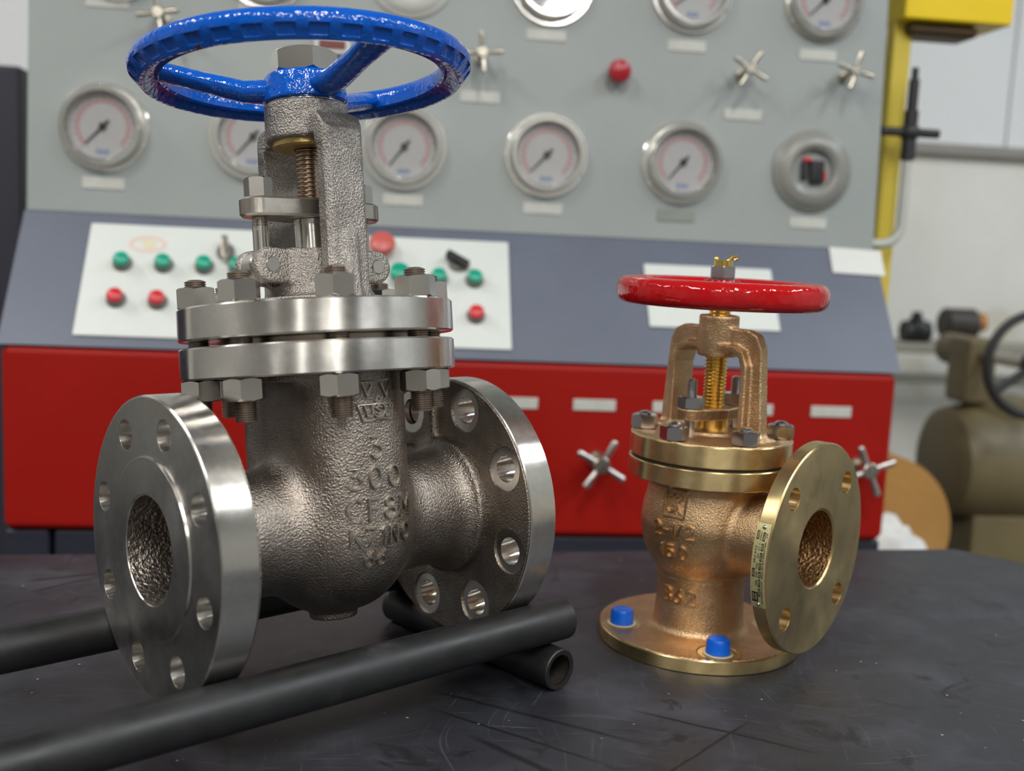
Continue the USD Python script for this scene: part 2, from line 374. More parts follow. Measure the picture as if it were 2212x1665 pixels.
m_diff = M('lamp_diffuser', {'p': ('principled_bsdf', {'base_color': (.8, .8, .8), 'emission_color': (1, .97, .93), 'emission_strength': 6.0})}, [])
LNAME = ['behind the camera to its left', 'just behind the camera', 'behind the camera to its right', 'left of the console', 'right of the console', 'at the rear wall, left one', 'at the rear wall, right one']
for (x, y, ln, wd, rot, col, st), nm in zip(LAMPS, LNAME):
    t = thing('ceiling_lamp', f'white fluorescent ceiling lamp {nm}', 'ceiling lamp', rz(rot), (x, y, CEIL), 'fluorescent ceiling lamps')
    part(t, 'housing', rbox(-ln / 2 - .03, ln / 2 + .03, -wd / 2 - .03, wd / 2 + .03, -.055, 0, .008), m_lamp, False)
    part(t, 'diffuser', rbox(-ln / 2, ln / 2, -wd / 2, wd / 2, -.066, -.054, .004), m_diff, False)

# ------------------------------------------------------------------ the workbench
def line_mask(nodes, links, k, a, b, w):
    """a thin scratch from a to b on the table top (object x-y), soft edged"""
    a, b = np.array(a), np.array(b); d = b - a; L = np.linalg.norm(d); d /= L; n = np.array([-d[1], d[0]])
    nodes[f'd{k}'] = ('vector_math', {'math_type': 'dot_product', 'vector2': (n[0], n[1], 0)})
    nodes[f'e{k}'] = ('math', {'math_type': 'subtract', 'value2': float(n @ a)})
    nodes[f'f{k}'] = ('math', {'math_type': 'absolute'})
    nodes[f'g{k}'] = ('map_range', {'from_min': w * .3, 'from_max': w, 'to_min': 1.0, 'to_max': 0.0, 'clamp': True})
    nodes[f'h{k}'] = ('vector_math', {'math_type': 'dot_product', 'vector2': (d[0], d[1], 0)})
    nodes[f'i{k}'] = ('math', {'math_type': 'subtract', 'value2': float(d @ (a + b) / 2)})
    nodes[f'j{k}'] = ('math', {'math_type': 'absolute'})
    nodes[f'k{k}'] = ('map_range', {'from_min': L * .30, 'from_max': L * .5, 'to_min': 1.0, 'to_max': 0.0, 'clamp': True})
    nodes[f'l{k}'] = ('math', {'math_type': 'multiply'})
    links += [('warp.vector', f'd{k}.vector1'), (f'd{k}.value', f'e{k}.value1'), (f'e{k}.value', f'f{k}.value1'), (f'f{k}.value', f'g{k}.value'), ('warp.vector', f'h{k}.vector1'), (f'h{k}.value', f'i{k}.value1'), (f'i{k}.value', f'j{k}.value1'), (f'j{k}.value', f'k{k}.value'), (f'g{k}.result', f'l{k}.value1'), (f'k{k}.result', f'l{k}.value2')]
    return f'l{k}.value'
nodes = {'t': ('texture_coordinate', {}), 'wn': ('noise_texture', {'scale': 30.0, 'detail': 2.0}), 'ws': ('vector_math', {'math_type': 'scale', 'scale': .0035}), 'warp': ('vector_math', {'math_type': 'add'}), 'wn2': ('noise_texture', {'scale': 5.0, 'detail': 1.0}), 'ws2': ('vector_math', {'math_type': 'scale', 'scale': .12}), 'warp2': ('vector_math', {'math_type': 'add'}),
         'n': ('noise_texture', {'scale': 7.0, 'detail': 7.0, 'roughness': .62}), 'r': ('rgb_ramp', {'ramp': [(.30, srgb(27, 28, 32)), (.52, srgb(41, 42, 48)), (.74, srgb(68, 69, 77))]}),
         'm1': ('mapping', {'rotation': (0, 0, .55), 'scale': (14, 330, 1)}), 's1': ('noise_texture', {'scale': 1.0, 'detail': 3.0}), 'q1': ('map_range', {'from_min': .60, 'from_max': .78, 'to_min': 0., 'to_max': .26, 'clamp': True}),
         'm2': ('mapping', {'rotation': (0, 0, -.35), 'scale': (330, 12, 1)}), 's2': ('noise_texture', {'scale': 1.0, 'detail': 3.0}), 'q2': ('map_range', {'from_min': .62, 'from_max': .80, 'to_min': 0., 'to_max': .24, 'clamp': True}),
         'sa': ('math', {'math_type': 'maximum'}), 'mx': ('mix', {'mix_type': 'mix', 'color2': srgb(112, 112, 116)}),
         'v': ('voronoi_texture', {'scale': 62.0}), 'vq': ('map_range', {'from_min': .045, 'from_max': .075, 'to_min': 1., 'to_max': 0., 'clamp': True}),
         'vn': ('noise_texture', {'scale': 16.0, 'detail': 2.0}), 'vm': ('map_range', {'from_min': .5, 'from_max': .6, 'to_min': 0., 'to_max': .8, 'clamp': True}), 'vv': ('math', {'math_type': 'multiply'}), 'mw': ('mix', {'mix_type': 'mix', 'color2': srgb(170, 170, 168)}),
         'dn': ('noise_texture', {'scale': 19.0, 'detail': 6.0, 'roughness': .7, 'distortion': .8}), 'dq': ('map_range', {'from_min': .57, 'from_max': .64, 'to_min': 0., 'to_max': .85, 'clamp': True}), 'mk': ('mix', {'mix_type': 'mix', 'color2': srgb(24, 24, 27)}),
         'md': ('mix', {'mix_type': 'mix', 'color2': srgb(17, 17, 20)}),
         'b': ('bump', {'strength': .35, 'distance': .0008}), 'rr': ('map_range', {'from_min': .3, 'from_max': .7, 'to_min': .36, 'to_max': .58}),
         'p': ('principled_bsdf', {'specular_ior_level': .5})}
links = [('t.object', 'wn.vector'), ('wn.color', 'ws.vector1'), ('t.object', 'warp.vector1'), ('ws.vector', 'warp.vector2'), ('t.object', 'n.vector'), ('n.fac', 'r.fac'),
         ('t.object', 'wn2.vector'), ('wn2.color', 'ws2.vector1'), ('t.object', 'warp2.vector1'), ('ws2.vector', 'warp2.vector2'), ('warp2.vector', 'm1.vector'), ('m1.vector', 's1.vector'), ('s1.fac', 'q1.value'), ('warp2.vector', 'm2.vector'), ('m2.vector', 's2.vector'), ('s2.fac', 'q2.value'), ('q1.result', 'sa.value1'), ('q2.result', 'sa.value2'),
         ('r.color', 'mx.color1'), ('sa.value', 'mx.fac'), ('t.object', 'v.vector'), ('v.distance', 'vq.value'), ('t.object', 'vn.vector'), ('vn.fac', 'vm.value'), ('vq.result', 'vv.value1'), ('vm.result', 'vv.value2'),
         ('t.object', 'dn.vector'), ('dn.fac', 'dq.value'), ('mx.color', 'mk.color1'), ('dq.result', 'mk.fac'), ('mk.color', 'md.color1'), ('md.color', 'mw.color1'), ('vv.value', 'mw.fac'), ('mw.color', 'p.base_color'), ('n.fac', 'b.height'), ('b.normal', 'p.normal'), ('n.fac', 'rr.value'), ('rr.result', 'p.roughness')]
SCR = [((-.08, .83), (.12, .735), .0022), ((-.06, .79), (.09, .70), .0016), ((-.02, .745), (.07, .665), .0030), ((.10, .80), (.24, .735), .0018), ((.10, .675), (.20, .795), .0012), ((.04, .655), (.25, .70), .0014), ((-.47, 1.03), (-.40, 1.07), .003), ((-.45, 1.0), (-.40, 1.06), .002), ((.05, 1.0), (.12, 1.06), .0014)]
prev = None
for k, (a, b, w) in enumerate(SCR):
    o = line_mask(nodes, links, k, a, b, w * 1.5)
    if prev is None: prev = o
    else:
        nodes[f'z{k}'] = ('math', {'math_type': 'maximum'}); links += [(prev, f'z{k}.value1'), (o, f'z{k}.value2')]; prev = f'z{k}.value'
nodes['zz'] = ('math', {'math_type': 'multiply', 'value2': .95}); links += [(prev, 'zz.value1'), ('zz.value', 'md.fac')]
m_top = M('scuffed_black_bench_top', nodes, links)
tb = thing('workbench', 'scuffed dark grey bench top under the two valves', 'workbench')
TOP = Polygon([(-1.2, .9876), (.5578, 1.3148), (.80, 1.1336), (.98, .167), (-1.03, -.21)])
part(tb, 'bench_top', extr(TOP.buffer(-.002), -.04, 0), m_top, 30)
m_leg = paint('bench_leg_grey', srgb(60, 62, 66), .5)
part(tb, 'frame', extr(TOP.buffer(-.04).difference(TOP.buffer(-.09)), -.12, -.0405), m_leg, 30)
for x, y in ((-1.08, .90), (.50, 1.20), (.87, .22), (-.94, -.12)):
    part(tb, 'leg', rbox(x - .035, x + .035, y - .035, y + .035, FLOOR, -.121, .006), m_leg, False)

# ------------------------------------------------------------------ black pipes
AX = np.array([.746896, .664941, 0]); AX /= np.linalg.norm(AX)
SIDE = np.array([-AX[1], AX[0], 0])
PR = .0167
Rp = np.stack([SIDE, np.array([0, 0, 1.0]), AX], 1)   # local z runs along the pipe
Gc = np.array([-.13507, .80741, .13379])
OFFS = (.105 + PR) * math.sin(.812)
def pipe_mesh(ln, wall=.0046): return rev([(PR - wall, .0006), (PR - .0009, 0), (PR, .0009), (PR, ln - .0009), (PR - .0009, ln), (PR - wall, ln - .0006)], 64)
def pipe_bore(ln, wall=.0046): return rev([(PR - wall - .0003, .003), (PR - wall + .0002, .003), (PR - wall + .0002, ln - .003), (PR - wall - .0003, ln - .003)], 48)
def pipe(name, label, p0, R, ln, mats=(m_pipe, m_pipe_end)):
    t = thing(name, label, 'pipe', R, p0)
    part(t, 'tube', pipe_mesh(ln), mats[0], 40)
    part(t, 'bore', pipe_bore(ln), mats[1], 40, 'rusty inside of the pipe')
    return t
zc = 3 * PR
pc = lambda sg, s: np.array([Gc[0], Gc[1], 0]) + sg * OFFS * SIDE + s * AX + np.array([0, 0, zc])
pipe('steel_pipe', 'long black steel pipe nearest the camera, under the front edge of the stainless valve', pc(-1, -.62), Rp, .62 + .170)
pipe('steel_pipe', 'long black steel pipe behind, under the far edge of the stainless valve', pc(1, -.62), Rp, .62 + .165)
Rc = np.stack([AX, np.array([0, 0, 1.0]), -SIDE], 1)
e0 = np.array([-.0982, .9709, PR]); e1 = np.array([.0488, .8269, PR])
dd = (e1 - e0) / np.linalg.norm(e1 - e0)
Rc = np.stack([np.cross(np.array([0, 0, 1.0]), dd), np.array([0, 0, 1.0]), dd], 1)
pipe('steel_pipe', 'short open-ended black pipe lying crosswise under the right ends of the long pipes', e0, Rc, np.linalg.norm(e1 - e0))
pipe('steel_pipe', 'short black pipe carrying the left ends of the long pipes', pc(1, -.55) + SIDE * .03 - np.array([0, 0, 2 * PR]), np.stack([AX, np.array([0, 0, 1.0]), -SIDE], 1), 2 * OFFS + .06)

# ------------------------------------------------------------------ stainless gate valve
RG = np.array([[.746894, -.657595, -.098583], [.664939, .738093, .114343], [-.002428, -.150954, .988538]])
gv = thing('gate_valve', 'large stainless steel gate valve with a blue handwheel lying on black pipes', 'valve', RG, Gc)
LH, TF = .1418, .0291
def f_body(p):
    x, y, z = p[..., 0], p[..., 1], p[..., 2]
    rho = np.where(z > 0, np.abs(y), np.sqrt(y * y + (z * .072 / .0675) ** 2 + 1e-12))
    qx, qy = np.abs(x) - .007, rho - .037
    chest = np.minimum(np.maximum(qx, qy), 0) + np.hypot(np.maximum(qx, 0), np.maximum(qy, 0)) - .035
    chest = np.maximum(chest, z - .1135)
    neck = s_cyl(p, 'x', .0462, -.1132, .1132)
    flare = s_cyl(p, 'x', .054, .1065, .1132); flare2 = s_cyl(p, 'x', .054, -.1132, -.1065)
    d = smin(chest, neck, .020)
    d = smin(d, np.minimum(flare, flare2), .016)
    collar = s_cyl(p, 'z', .066, .1085, .1135)
    d = smin(d, collar, .010)
    d = smin(d, s_cyl(p, 'z', .0182, -.0715, -.05), .003)
    pad = s_box(p, (.1060, .003, .048), (.1160, .062, .120), .004)
    pad = np.maximum(pad, .0174 - np.hypot(y - .0322, z - .07775))
    d = smin(d, pad, .006)
    return np.maximum(d, .0378 - np.hypot(y, z))
body = nets(f_body, (-.118, -.08, -.076), (.118, .08, .118), .0016)
bd = part(gv, 'body', body, m_body, True, 'rough cast valve body with raised foundry lettering')
lt = []
fb = lambda p: f_body(p)
def put(m, rise=.0011): lt.append(drape(m, fb, rise + .0010))
put(letters('3', .0150, -.0015, .0590))
put(letters('300', .0148, -.0035, .0378, 1.05, gap=.45))
put(letters('CF8M', .0150, .0015, .0155, 1.0, gap=.36))
put(letters('K71NO', .0122, .0005, -.0040, 1.0, gap=.38))
put(letters('66', .0108, -.0050, -.0200, 1.05))
part(bd, 'raised_lettering', lt, m_letter, 40, 'raised casting letters 3 300 CF8M K71NO 66')
mk = [[(-.0125, .0145), (-.0085, .0045), (-.0045, .0120)], [(-.0145, .0145), (.0105, .0160)], [(.0035, .0130), (.0075, .0040), (.0120, .0150)], [(.0120, .0150), (.0135, .0005)],
      [(-.0012, .0010), (.0008, .0048), (.0028, .0010), (-.0012, .0010)], [(-.0165, -.0012), (.0140, -.0012)], [(-.0165, -.0012), (-.0125, -.0130), (-.0020, -.0118), (.0035, -.0118), (.0115, -.0120), (.0140, -.0012)],
      [(-.0115, -.0020), (-.0088, -.0098), (-.0045, -.0098), (-.0045, -.0020)], [(.0065, -.0020), (.0065, -.0098), (.0098, -.0098), (.0112, -.0020)],
      [(.001 + .0052 * math.cos(a), -.0055 + .0052 * math.sin(a)) for a in np.linspace(0, 2 * PI, 20)], [(.0035, -.0035), (.001, -.0028), (-.0012, -.0042), (.001, -.0056), (.0034, -.0068), (.001, -.0084), (-.0014, -.0076)]]
part(bd, 'foundry_mark', drape(strokes(mk, .0016, .0010, .0910), fb, .0020), m_letter, 40, 'raised maker emblem of a W over a framed circle')
# end flanges
hole_a = np.radians(22.5 + 45 * np.arange(8))
def end_flange(sgn):
    prof = [(.0385, 0), (.0379, .0008), (.0379, TF - .0015), (.1042, TF - .0015), (.105, TF - .0023), (.105, .0026), (.1042, .0018), (.0637, .0018), (.0632, 0)]
    d = rev(prof, 160)
    for a in hole_a: d -= cyl(.0109, -.01, .05, 40).translate([.08415 * math.cos(a), .08415 * math.sin(a), 0])
    back = disc(.1037, TF - .0015, TF, 128, .0004, ri=.040)
    for a in hole_a: back -= cyl(.0178, .02, .05, 48).translate([.08415 * math.cos(a), .08415 * math.sin(a), 0])
    # local z = 0 is the gasket face; it looks to -x (sgn -1) or +x
    R = np.stack([[0, 1., 0], [0, 0, sgn * -1.], [-sgn * 1., 0, 0]], 1) if False else None
    def place(m):
        v = tm(m).copy(); q = np.array(v.vertices)
        w = np.stack([sgn * (LH - q[:, 2]), q[:, 0], q[:, 1]], 1); f = v.faces
        o = trimesh.Trimesh(w, f, process=False)
        if o.volume < 0: o.invert()
        return o
    fl = part(gv, 'end_flange', place(d), m_fl_x, 25)
    part(fl, 'cast_back', place(back), m_body, 25, 'rough cast back of the flange around the bolt holes')
    if sgn > 0:
        part(fl, 'spot_face', xf(disc(.0178, .1066, .1080, 48, .0003, ri=.0109), X2, (0, .0322, .07775)) if False else xf(cyl(.0178, .1066, .1120, 48) - cyl(.0109, .10, .12, 40), X2, (0, .0322, .07775)), m_fl_x, 25, 'bright machined seat around a bolt hole')
    if sgn < 0:
        face = [disc(.1036, .0016, .00195, 160, .0001, ri=.0639), disc(.0629, -.00015, .0002, 128, .00005, ri=.0387)]
        fc = face[0]
        for a in hole_a: fc -= cyl(.0112, -.01, .05, 40).translate([.08415 * math.cos(a), .08415 * math.sin(a), 0])
        part(fl, 'gasket_face', place(cat([fc, face[1]])), m_face, 25, 'dull lathe-faced gasket face')
end_flange(-1); end_flange(1)
bore = rev([(.0371, -.1412), (.0380, -.1412), (.0380, -.055), (.0371, -.055)], 96)
part(gv, 'bore_wall', xf(bore, X2), m_bore, 40, 'rough cast inside of the port')
# bonnet flanges, gasket
HB1, HB2, HB3, HB4, RB = .11298, .13591, .14099, .1648, .10274
bolt_a = np.radians(22.5 + 45 * np.arange(8)); RBC = .0880
def bflange(z0, z1, rr):
    d = disc(rr, z0, z1, 192, .0012, ri=.035)
    for a in bolt_a: d -= cyl(.0092, z0 - .01, z1 + .01, 24).translate([RBC * math.cos(a), RBC * math.sin(a), 0])
    return d
part(gv, 'body_flange', bflange(HB1, HB2, RB), m_fl_z, 25)
part(gv, 'bonnet_flange', bflange(HB3, HB4, RB), m_fl_z, 25)
part(gv, 'gasket', disc(.072, HB2, HB3, 128, .0003, ri=.045), m_thr, 30, 'bronze-toned gasket ring between the bonnet flanges')
for a in bolt_a:
    x, y = RBC * math.cos(a), RBC * math.sin(a)
    st = part(gv, 'stud', xf(thread(.0079, .0825, .1857, .0016, .0011, 24, .0012), None, (x, y, 0)), m_thr, 40)
    tw = rng.uniform(0, PI / 3)
    R = rz(a + PI / 6 + rng.uniform(-.25, .25))
    part(gv, 'stud_nut', xf(hexnut(.0262, .0160), R, (x, y, HB4)), m_nut, 25)
    R = rz(a + PI / 6 + rng.uniform(-.35, .35))
    part(gv, 'stud_nut', xf(hexnut(.0262, .0160), R, (x, y, HB1 - .0160)), m_nut, 25)
# bonnet and yoke casting
def f_yoke(p):
    x, y, z = p[..., 0], p[..., 1], p[..., 2]
    ay, ax_ = np.abs(y), np.abs(x)
    base = s_cyl(p, 'z', .0335, .1640, .206, .003)
    base = smin(base, s_cyl(p, 'z', .052, .1640, .170, .001), .012)
    # lugs: two ears on each side carrying the eye bolts
    t = np.clip((ax_ - 0) / .0455, 0, 1)
    cap2 = np.hypot(ax_ - .0455 * t, z - (.1905 + .0035 * t)) - .0128
    ears = s_ext(cap2, np.abs(ay - .0130) - .0052, .003)
    base = smin(base, ears, .005)
    # two arms in the y direction
    w = .0172 - .02 * np.clip(z - .19, 0, .12) * .25
    q = np.stack([ax_ - w, np.abs(ay - .0447) - .0066], -1)
    ch = (ax_ - w + ay - .0513 + .0035) * .7071
    arm = np.maximum(np.maximum(q[..., 0], q[..., 1]), np.maximum(z - .300, .164 - z))
    arm = np.maximum(arm, np.maximum(ch, -1))
    arm = np.maximum(arm, (1.15 * ay + z - .3490) / 1.524)
    rib = s_poly(ay, z, [(.030, .164), (.058, .164), (.0515, .214), (.045, .214)])
    arm = smin(arm, s_ext(rib, ax_ - .0045, .002), .006)
    hub = s_cyl(p, 'z', .0312, .2885, .3160, .002)
    bridge = s_box(p, (-.0168, -.046, .2800), (.0168, .046, .304), .002)
    bridge = np.maximum(bridge, (1.15 * ay + z - .3490) / 1.524)
    bridge = np.maximum(bridge, -s_box(p, (-.03, -.0382, .2), (.03, .0382, .2885), .004))
    top = smin(hub, bridge, .004)
    d = smin(smin(arm, top, .003), base, .008)
    d = np.maximum(d, -s_cyl(p, 'z', .0122, .15, .34))
    slot = s_box(np.stack([ax_, y, z], -1), (.030, -.0078, .18), (.08, .0078, .21), .001)
    return np.maximum(d, -slot)
part(gv, 'yoke', nets(f_yoke, (-.064, -.062, .1625), (.064, .062, .318), .00115), m_yoke, True, 'grey rough cast yoke with two arms and lugs')
part(gv, 'yoke_sleeve', rev([(.0105, .2832), (.0240, .2832), (.0262, .2845), (.0262, .2884), (.0105, .2884)], 64), m_sleeve, 30, 'bronze sleeve flange around the stem')
part(gv, 'stem', [thread(.0102, .2335, .290, .0034, .0021, 32), cyl(.0100, .290, .3585, 32), cyl(.0098, .19, .234, 32)], plain('stem_bronze_steel', (.50, .40, .31), .28, 1.0), 40, 'threaded stem')
gpoly = unary_union([Point(-.0440, 0).buffer(.0142, 24), Point(.0440, 0).buffer(.0142, 24), Point(0, 0).buffer(.022, 24)]).convex_hull
def bev(poly, z0, z1, c): return cat([extr(poly, z0 + c, z1 - c), Manifold.batch_hull([Manifold.extrude(CrossSection([list(poly.buffer(-c).exterior.coords)[:-1][::-1]]), z1 - z0).translate([0, 0, z0]), Manifold.extrude(CrossSection([list(poly.exterior.coords)[:-1][::-1]]), z1 - z0 - 2 * c).translate([0, 0, z0 + c])])])
part(gv, 'gland_flange', bev(gpoly, .2302, .2440, .0016), m_brush, 30, 'oval bright gland flange with brushed edge')
part(gv, 'gland', [cyl(.0145, .2020, .2300, 64), disc(.0150, .2262, .2300, 64, .0003)], m_fl_z, 30)
for sx in (-1, 1):
    x = sx * .0440
    part(gv, 'gland_nut', xf(hexnut(.0180, .0150), rz(.42), (x, 0, .2440)), m_nut, 25)
    eb = part(gv, 'eye_bolt', cat([cyl(.0058, .194, .2230, 32).translate([x, 0, 0]), xf(thread(.0060, .2195, .2560, .0015, .0009, 24), None, (x, 0, 0)),
          xf(disc(.0118, -.0072, .0072, 48, .001), rx(PI / 2), (x + sx * .0022, 0, .1936))]), m_nut, 35)
    part(gv, 'hinge_pin', xf(disc(.0056, -.0192, .0192, 40, .0006), rx(PI / 2), (x + sx * .0015, 0, .1938)), m_nut, 35)
# handwheel
ZR = .3420
prof = [(.1040, -.0052), (.1058, -.0066), (.1085, -.0046), (.1120, -.0048), (.1150, -.0074), (.1172, -.0108), (.1192, -.0108), (.1238, -.0052), (.1268, -.0015), (.1272, .0038), (.1248, .0080), (.1205, .0104), (.1150, .0112), (.1095, .0102), (.1058, .0070), (.1040, .0020)]
rim = rev([(r, z + ZR) for r, z in prof], 216)
for k in range(36):
    a = math.radians(10 * k + 4)
    cut = rbox(.0004, .0125, -.0068, .0068, -.0046, .0046, .0014, 8)
    cut = cut.rotate([0, 34, 0]).translate([.1222, 0, ZR - .0046]).rotate([0, 0, math.degrees(a)])
    rim -= cut
hw = thing_path = UsdGeom.Xform.Define(stage, unique(str(gv.GetPath()) + '/handwheel')).GetPrim()
part(hw, 'rim', rim.refine_to_length(.006), m_blue, 38, 'blue enamelled rim with grip notches')
part(hw, 'hub', rev([(.0120, .3172), (.0300, .3172), (.0318, .3186), (.0312, .3260), (.0298, .3362), (.0282, .3384), (.0120, .3384)], 96), m_blue, 38)
for a in (-90, 30, 150):
    sec = [(math.cos(t) * .0098, math.sin(t) * .0062) for t in np.linspace(0, 2 * PI, 16, endpoint=False)]
    hulls = []; st = []
    for r, z, wd, ht in ((.024, .3270, .0135, .0092), (.045, .3275, .0115, .0080), (.075, .3350, .0105, .0072), (.107, .3430, .0130, .0072)):
        st.append(Manifold.hull_points(np.array([[r + dx, wd * math.cos(t), z + ht * math.sin(t)] for dx in (-.001, .001) for t in np.linspace(0, 2 * PI, 16, endpoint=False)])))
    sp = Manifold.batch_boolean([Manifold.batch_hull([st[i], st[i + 1]]) for i in range(3)], m3.OpType.Add).rotate([0, 0, a])
    part(hw, 'spoke', sp, m_blue, 50)
part(gv, 'wheel_nut', xf(hexnut(.0455, .0185), rz(.25), (0, 0, .3384)), m_nut, 25)
part(gv, 'thrust_washer', disc(.0300, .3160, .3171, 64, .0003, ri=.012), m_fl_z, 30)

# ------------------------------------------------------------------ bronze angle valve
RA = np.array([[.762173, .647374, 0], [-.647374, .762173, 0], [0, 0, 1.0]])
Ac = np.array([.18062, .96095, 0.0])
av = thing('angle_valve', 'small bronze angle valve with a red handwheel standing on the bench top', 'valve', RA, Ac)
HC, CX, TB, TS = .10799, .1079, .0129, .0128
cap_a = np.radians(45 + 90 * np.arange(4)); RB2 = .0707
cap_xy = [(RB2 * math.cos(a), RB2 * math.sin(a)) for a in cap_a]
def f_av(p):
    x, y, z = p[..., 0], p[..., 1], p[..., 2]
    r = np.hypot(x, y)
    ball = np.sqrt(r * r + (z - .107) ** 2 * 1.02) - .0568
    up = s_cyl(p, 'z', .0515, .112, .1545, .002)
    d = smin(ball, up, .014)
    neck = s_cyl(np.stack([x, y, z], -1), 'z', .0392, .004, .062, .001) - .0022 * np.clip((.040 - z) / .03, 0, 1)
    d = smin(d, neck, .010)
    out = np.maximum(np.hypot(y, z - HC) - (.0375 + .0 * x), np.maximum(x - .0953, -x))
    d = smin(d, out, .0035)
    plate = s_cyl(p, 'z', .0893, .0105, TB, .0005)
    for cx, cy in cap_xy: plate = np.maximum(plate, np.maximum(.0172 - np.hypot(x - cx, y - cy), -.001 - (z - .0115) * 0))
    d = smin(d, plate, .0075)
    d = smin(d, s_cyl(p, 'z', .060, .150, .1545, .001), .006)
    d = np.maximum(d, np.where(x > .02, .0330 - np.hypot(y, z - HC), -1.))
    return np.maximum(d, z - .1538)
abody = nets(f_av, (-.091, -.091, .0095), (.097, .091, .156), .0017)
ab = part(av, 'body', abody, m_bz, True, 'rough cast bronze body with raised lettering')
def s_ball(p): return f_av(p)
lt = []
def puta(m, rise=.0020): lt.append(drape(m, s_ball, rise, start=-.11))
puta(letters('2-1/2', .0120, .0010, .1115, 1.0, gap=.26))
puta(letters('150', .0112, .0010, .0918, 1.0, gap=.5))
puta(strokes([[(-.006, .0010), (.000, .0016)], [(.0015, .0030), (.0085, -.0030)]], .0018, .001, .0740), .0011)
part(ab, 'raised_lettering', lt, m_bzletter, 40, 'raised casting numbers 2-1/2 and 150 with an arrow')
lt = []
lt.append(drape(letters('B62', .0120, .001, .0480, 1.0, gap=.36), s_ball, .0020, start=-.08))
part(ab, 'raised_lettering', lt, m_bzletter, 40, 'raised casting mark B62 on the neck')
lg = [[(-.0105, -.0115), (.0105, -.0115), (.0105, .0115), (-.0105, .0115), (-.0105, -.0115)], [(-.0065, .0050), (-.0030, .0075), (.0000, .0050), (.0035, .0078), (.0065, .0055)], [(-.0065, .0050), (-.0072, -.0045), (-.0035, -.0078), (.0010, -.0050)],
      [(-.0032, .0035), (-.0032, -.0010), (.0005, -.0010), (.0005, -.0045), (-.0018, -.0045)], [(.0065, .0055), (.0030, .0010), (.0068, -.0075)], [(.0030, .0010), (.0018, -.0078)]]
part(ab, 'foundry_mark', drape(strokes(lg, .0017, .0005, .1345), s_ball, .0019, start=-.11), m_bzletter, 40, 'raised square maker emblem')
bf = disc(.0901, 0, .0121, 160, .0008, ri=.033)
for cx, cy in cap_xy: bf -= cyl(.0092, -.01, .05, 32).translate([cx, cy, 0])
part(av, 'base_flange', bf, m_br_z, 25)
sf = rev([(.0330, 0), (.0339, -.0009), (.0893, -.0009), (.0901, -.0002), (.0901, TS - .0008), (.0893, TS), (.0330, TS)], 160)
sf = rev([(.0345, 0), (.0335, .0010), (.0335, TS), (.0893, TS), (.0901, TS - .0008), (.0901, .0008), (.0893, 0)], 160)
side_a = np.radians(45 + 90 * np.arange(4))
for a in side_a: sf -= cyl(.0096, -.01, .05, 40).translate([RB2 * math.cos(a), RB2 * math.sin(a), 0])
def place_side(m):
    v = tm(m).copy(); q = np.array(v.vertices)
    o = trimesh.Trimesh(np.stack([CX - q[:, 2], q[:, 0], q[:, 1] + HC], 1), v.faces, process=False)
    if o.volume < 0: o.invert()
    return o
sfp = part(av, 'side_flange', place_side(sf), m_br_x, 25)
fc = disc(.0887, -.00025, .0003, 160, .00005, ri=.0347)
for a in side_a: fc -= cyl(.0099, -.01, .05, 40).translate([RB2 * math.cos(a), RB2 * math.sin(a), 0])
part(sfp, 'faced_surface', place_side(fc), m_brface, 25, 'lathe-faced front of the flange')
part(av, 'bore_wall', xf(rev([(.0325, .030), (.0334, .030), (.0334, CX - .001), (.0325, CX - .001)], 96), X2, (0, 0, HC)), m_bzbore, 40, 'dark rough inside of the outlet')
AZ1, AZ2, AZ3, AZ4, AR = .15285, .1692, .1719, .19095, .0717
part(av, 'body_flange', disc(AR + .0006, AZ1, AZ2, 160, .0008, ri=.03), m_br_z, 25)
part(av, 'gasket', disc(.0690, AZ2, AZ3, 96, .0003, ri=.03), m_gasket, 30, 'black gasket between the bronze flanges')
nut_a = np.radians(-91.5 + 60 * np.arange(6)); RN = .0600
part(av, 'bonnet_flange', disc(AR, AZ3, AZ4 - .0008, 160, .0008, ri=.014), m_br_z, 25)
TH = math.radians(-8); RT = rz(TH)
def f_ay(pw):
    x = pw[..., 0] * math.cos(TH) + pw[..., 1] * math.sin(TH); y = -pw[..., 0] * math.sin(TH) + pw[..., 1] * math.cos(TH); z = pw[..., 2]
    r = np.hypot(x, y); ax_ = np.abs(x)
    top = s_cyl(pw, 'z', .0703, .1880, .1910, .0006)
    top = smin(top, s_cyl(pw, 'z', .0260, .1880, .1945, .001), .008)
    band = s_poly(ax_, z, [(.0366, .188), (.0362, .252), (.0330, .2625), (.0240, .2665), (-.01, .2665), (-.01, .2722), (.0262, .2722), (.0365, .2682), (.0418, .2560), (.0428, .188)])
    web = s_poly(ax_, z, [(.0400, .188), (.0400, .256), (.0350, .2670), (.0262, .2710), (-.01, .2710), (-.01, .2865), (.0345, .2865), (.0450, .2820), (.0500, .2715), (.0565, .188)])
    d = smin(s_ext(band, np.abs(y) - .0135, .0012), s_ext(web, np.abs(y) - .0053, .0012), .003)
    foot = s_ext(s_poly(ax_, z, [(.034, .188), (.034, .196), (.0600, .196), (.0620, .188)]), np.abs(y) - .0145, .002)
    d = smin(d, foot * 1.0 + .002, .006)
    boss = s_cyl(pw, 'z', .0176, .2605, .2968, .002)
    d = smin(d, boss, .003)
    d = smin(d, top, .004)
    d = np.maximum(d, -s_cyl(pw, 'z', .0112, .15, .34))
    for a in nut_a: d = np.maximum(d, -s_cyl(pw - np.array([RN * math.cos(a), RN * math.sin(a), 0]), 'z', .0150, .1912, .204, .001))
    return d
part(av, 'yoke', nets(f_ay, (-.073, -.073, .1865), (.073, .073, .299), .0011), m_bz, True, 'cast bronze yoke arch with ribbed arms')
